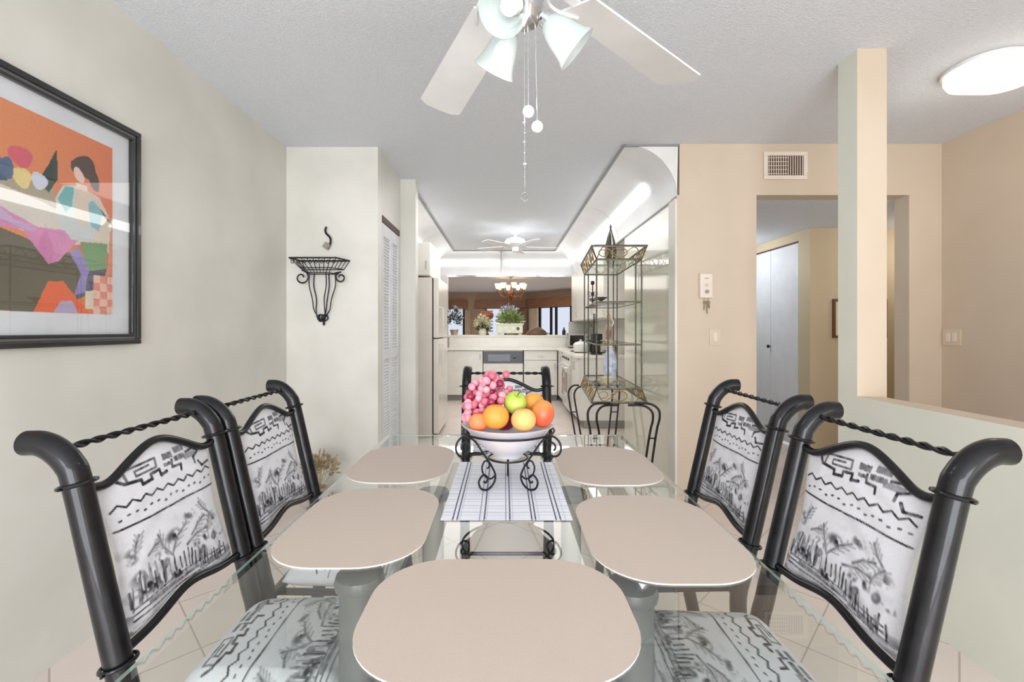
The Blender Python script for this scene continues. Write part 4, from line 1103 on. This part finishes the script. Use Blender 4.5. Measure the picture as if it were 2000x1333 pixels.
# uppers + backsplash on the right
uc = cabinet((1.25,7.1,1.386), -PI/2, 2.72, .86, .32, 'row of white wall cabinets on the right kitchen wall', 4, z0=0)
struct('wall_splash_right', MB().box((1.575,5.0,.915),(1.6,8.49,1.385)).box((1.2,8.47,.915),(1.6,8.5,1.385)), 'backsplash')
to = empty('toaster_oven', 'steel toaster oven in the back right corner of the kitchen counter', 'toaster oven', (1.31,8.08,.917))
MB().box((-.19,-.13,.015),(.19,.14,.26)).build('body', 'steel', to, bevel=.008)
MB().box((-.165,-.14,.05),(.09,-.13,.22)).build('door', 'night_glass', to)
MB().tube([(-.14,-.13,.225),(-.14,-.16,.225),(.07,-.16,.225),(.07,-.13,.225)], .006, 8).build('handle', 'chrome', to)
for (x, y) in ((-.15,-.1),(.15,-.1),(-.15,.1),(.15,.1)): MB().lathe([(.012,0),(.012,.016)], 10, T(x,y,0), True).build('foot', 'black_plastic', to)
for z in (.07,.13,.19): MB().lathe([(.001,.014),(.014,.012),(.016,0)], 12, T(.14,-.13,z) @ Matrix.Rotation(PI/2,4,'X')).build('knob', 'dark_plastic', to)
cm = empty('coffee_maker', 'black coffee maker on the near end of the right kitchen counter', 'coffee maker', (1.20,6.0,.917))
MB().box((-.075,-.09,0),(.075,.10,.03)).box((-.075,.03,.03),(.075,.10,.25)).box((-.075,-.09,.19),(.075,.10,.27)).build('body', 'black_plastic', cm, bevel=.006)
MB().lathe([(.001,.032),(.045,.032),(.055,.08),(.042,.13),(.04,.145),(.001,.145)], 20, T(0,-.03,0)).build('carafe', 'night_glass', cm, smooth=True)
lathe_thing('canister', 'white_glaze', [(.001,0),(.05,0),(.052,.12),(.045,.13),(.03,.145),(.012,.15),(.015,.165),(.001,.17)], (1.38,5.92,.917), 'white lidded canister beside the coffee maker', 'canister')
lathe_thing('jar', 'brown_glaze', [(.001,0),(.032,0),(.035,.08),(.028,.10),(.03,.12),(.001,.122)], (1.47,6.08,.917), 'small brown jar behind the white canister', 'jar')
struct('trim_8', MB().box((-1.06,8.47,2.222),(1.3,8.5,2.25)), 'mirror_trim')
# plants and things on the bar ledge
pl = empty('potted_plant', 'leafy green plant in a white trough planter on the bar ledge', 'plant', (.10,8.45,1.139))
MB().prism([(-.24,-.10),(.24,-.10),(.24,.10),(-.24,.10)], .03, .20).prism([(-.26,-.115),(.26,-.115),(.26,.115),(-.26,.115)], .185, .215).build('planter', 'planter_white', pl, bevel=.01)
for sx in (-.19,.19): MB().box((sx-.03,-.08,0),(sx+.03,.08,.035)).build('foot', 'planter_white', pl)
MB().lathe([(.001,0),(.028,.001),(.03,.006),(.001,.012)], 16, T(.15,-.10,.12) @ Matrix.Rotation(PI/2,4,'X')).build('emblem', 'pewter', pl)
rs = random.Random(4); m = MB(); leafy(m, (0,0,.20), (.24,.11,.24), 420, .075, rs, .25, .5); m.build('foliage', 'leaf', pl)
m = MB(); leafy(m, (0,0,.22), (.26,.12,.27), 170, .07, rs, .2, .5); m.build('foliage', 'leaf_pale', pl, label='paler leaves')
m = MB(); leafy(m, (-.03,0,.42), (.20,.08,.13), 90, .05, rs, .4, .6); m.build('blossom', 'flower_violet', pl)
fl = empty('flower_arrangement', 'cream and green flower arrangement left of the white planter on the ledge', 'flowers', (-.40,8.37,1.139))
MB().lathe([(.001,0),(.06,0),(.075,.05),(.06,.1),(.066,.115),(.001,.10)], 20).build('vase', 'planter_white', fl, smooth=True)
m = MB(); leafy(m, (0,0,.12), (.15,.11,.22), 200, .06, rs, .1, .5); m.build('foliage', 'leaf_pale', fl)
m = MB(); leafy(m, (0,0,.13), (.15,.12,.25), 110, .05, rs, .2, .8); m.build('blossom', 'flower_cream', fl)
m = MB(); leafy(m, (0,0,.08), (.14,.1,.12), 90, .06, rs, .1, .5); m.build('dark_foliage', 'leaf_dark', fl)
dp = empty('potted_plant', 'dark speckled plant at the left end of the bar ledge', 'plant', (-.93,8.45,1.139))
MB().lathe([(.001,0),(.06,0),(.08,.09),(.086,.1),(.001,.09)], 20).build('pot', 'brown_glaze', dp, smooth=True)
m = MB(); leafy(m, (0,0,.12), (.16,.10,.40), 200, .06, rs, .5, .5); m.build('foliage', 'leaf_dark', dp)
m = MB(); leafy(m, (0.03,0,.12), (.15,.10,.42), 120, .05, rs, .5, .6); m.build('blossom', 'flower_violet', dp)
lathe_thing('urn', 'terracotta', [(.001,0),(.05,0),(.05,.02),(.03,.04),(.03,.24),(.05,.27),(.11,.31),(.14,.36),(.13,.41),(.09,.44),(.07,.45),(.001,.45)], (-.34,8.63,1.139), 'orange brown urn on a pedestal behind the flower arrangement', 'urn', 28)
lathe_thing('basket', 'wood_dark', [(.001,0),(.18,0),(.20,.02),(.17,.07),(.10,.12),(.05,.14),(.02,.15),(.001,.155)], (.60,8.45,1.139), 'low brown domed basket on the right of the bar ledge', 'basket', 28)
lathe_thing('bottle', 'black_plastic', [(.001,0),(.03,0),(.032,.08),(.02,.1),(.012,.12),(.014,.14),(.001,.14)], (1.1,8.40,1.139), 'small dark bottle at the right end of the bar ledge', 'bottle')
# chandelier in the far room
ch = empty('chandelier', 'lit bronze chandelier with glowing cup shades in the room beyond the kitchen', 'chandelier', (.15,10.4,2.45))
MB().lathe([(.001,0),(.06,-.001),(.05,-.02),(.001,-.03)], 16).tube([(0,0,-.02),(0,0,-.30)], .008, 8).lathe([(.001,-.28),(.03,-.30),(.05,-.36),(.07,-.42),(.04,-.5),(.02,-.54),(.001,-.56)], 16).build('stem', 'bronze', ch, smooth=True)
for k in range(8):
    a_ = 2*PI*k/8+.2; m = MB(); Mx = RZ(a_)
    m.tube(cr([(.03,0,-.40),(.12,0,-.47),(.24,0,-.44),(.31,0,-.34),(.31,0,-.29)], 6), .010, 8, M=Mx)
    m.tube(spiral(.14,-.40,.01,.05,0,1.2,16), .007, 6, M=Mx); m.tube(spiral(.22,-.50,.01,.04,0,1.2,16), .006, 6, M=Mx)
    arm = m.build('arm', 'bronze', ch, smooth=True)
    MB().lathe([(.025,-.29),(.045,-.26),(.058,-.21),(.068,-.17),(.064,-.17),(.05,-.21),(.03,-.27),(.001,-.28)], 16, Mx @ T(.31,0,0)).build('shade', 'warm_shade', arm, smooth=True)
# furniture silhouettes in the far room
tagged(MB().box((.32,14.5,0),(.72,14.8,1.85)).box((.30,14.48,1.85),(.74,14.82,1.9)), 'tall_cabinet', 'wood_dark', 'tall dark wooden cabinet against the far wall of the room beyond', 'cabinet', bevel=.01)

# ------------------------------------------------------------------ lights
def area(name, loc, rot, sx, sy, energy, col=(1,1,1)):
    l_ = bpy.data.lights.new(name, 'AREA'); l_.shape = 'RECTANGLE'; l_.size = sx; l_.size_y = sy; l_.energy = energy; l_.color = col
    o = bpy.data.objects.new(name, l_); C.objects.link(o); o.location = loc; o.rotation_euler = rot; return o
def point(name, loc, energy, r=.05, col=(1,1,1)):
    l_ = bpy.data.lights.new(name, 'POINT'); l_.energy = energy; l_.shadow_soft_size = r; l_.color = col
    o = bpy.data.objects.new(name, l_); C.objects.link(o); o.location = loc; return o
area('window_daylight', (.05,-2.75,1.2), (PI/2,0,0), 2.9, 2.2, 215, (.96,.98,1))
area('hall_fill', (2.6,-2.4,1.5), (PI/2,0,0), 1.1, 1.8, 24, (1,.97,.92))  # unseen fill panel inside the solid front wall, no window on this side
point('fan_lamp', (fx,fy,1.80), 2.0, .08, (1,.98,.95))
point('hall_lamp', (2.62,2.42,2.44), 4, .14, (1,.95,.88))
area('kitchen_fill', (.05,6.0,2.60), (0,0,0), 1.5, 3.6, 34, (1,1,.99))  # fill panel added under the ceiling to brighten the kitchen besides the coves
area('living_fill', (-.3,11.4,2.40), (0,0,0), 3.5, 3.5, 75, (1,.96,.9))  # unseen overhead fill for the far room, apart from its windows
point('hall_inner_fill', (2.45,5.4,2.05), 14, .15, (.92,.96,1))  # unseen fill point in the inner hall, no fixture modelled
point('hall_side_fill', (4.1,4.1,2.0), 8, .12, (1,.95,.88))  # unseen fill point round the hall corner, without a lamp body
w = bpy.data.worlds.new('sky'); bpy.context.scene.world = w; w.use_nodes = True
w.node_tree.nodes['Background'].inputs[0].default_value = (.82,.9,1,1); w.node_tree.nodes['Background'].inputs[1].default_value = 1.6

# ------------------------------------------------------------------ camera
cam = bpy.data.cameras.new('camera'); co = bpy.data.objects.new('camera', cam); C.objects.link(co)
co.location = (0,0,1.25); co.rotation_euler = (PI/2,0,0)
cam.sensor_width = 36; cam.lens = 16.0; cam.shift_x = .0075; cam.shift_y = -.01175; cam.clip_start = .02
S = bpy.context.scene; S.camera = co
S.view_settings.view_transform = 'Standard'; S.view_settings.look = 'None'; S.view_settings.gamma = 1
S.view_settings.use_curve_mapping = False; S.view_settings.exposure = 0.0
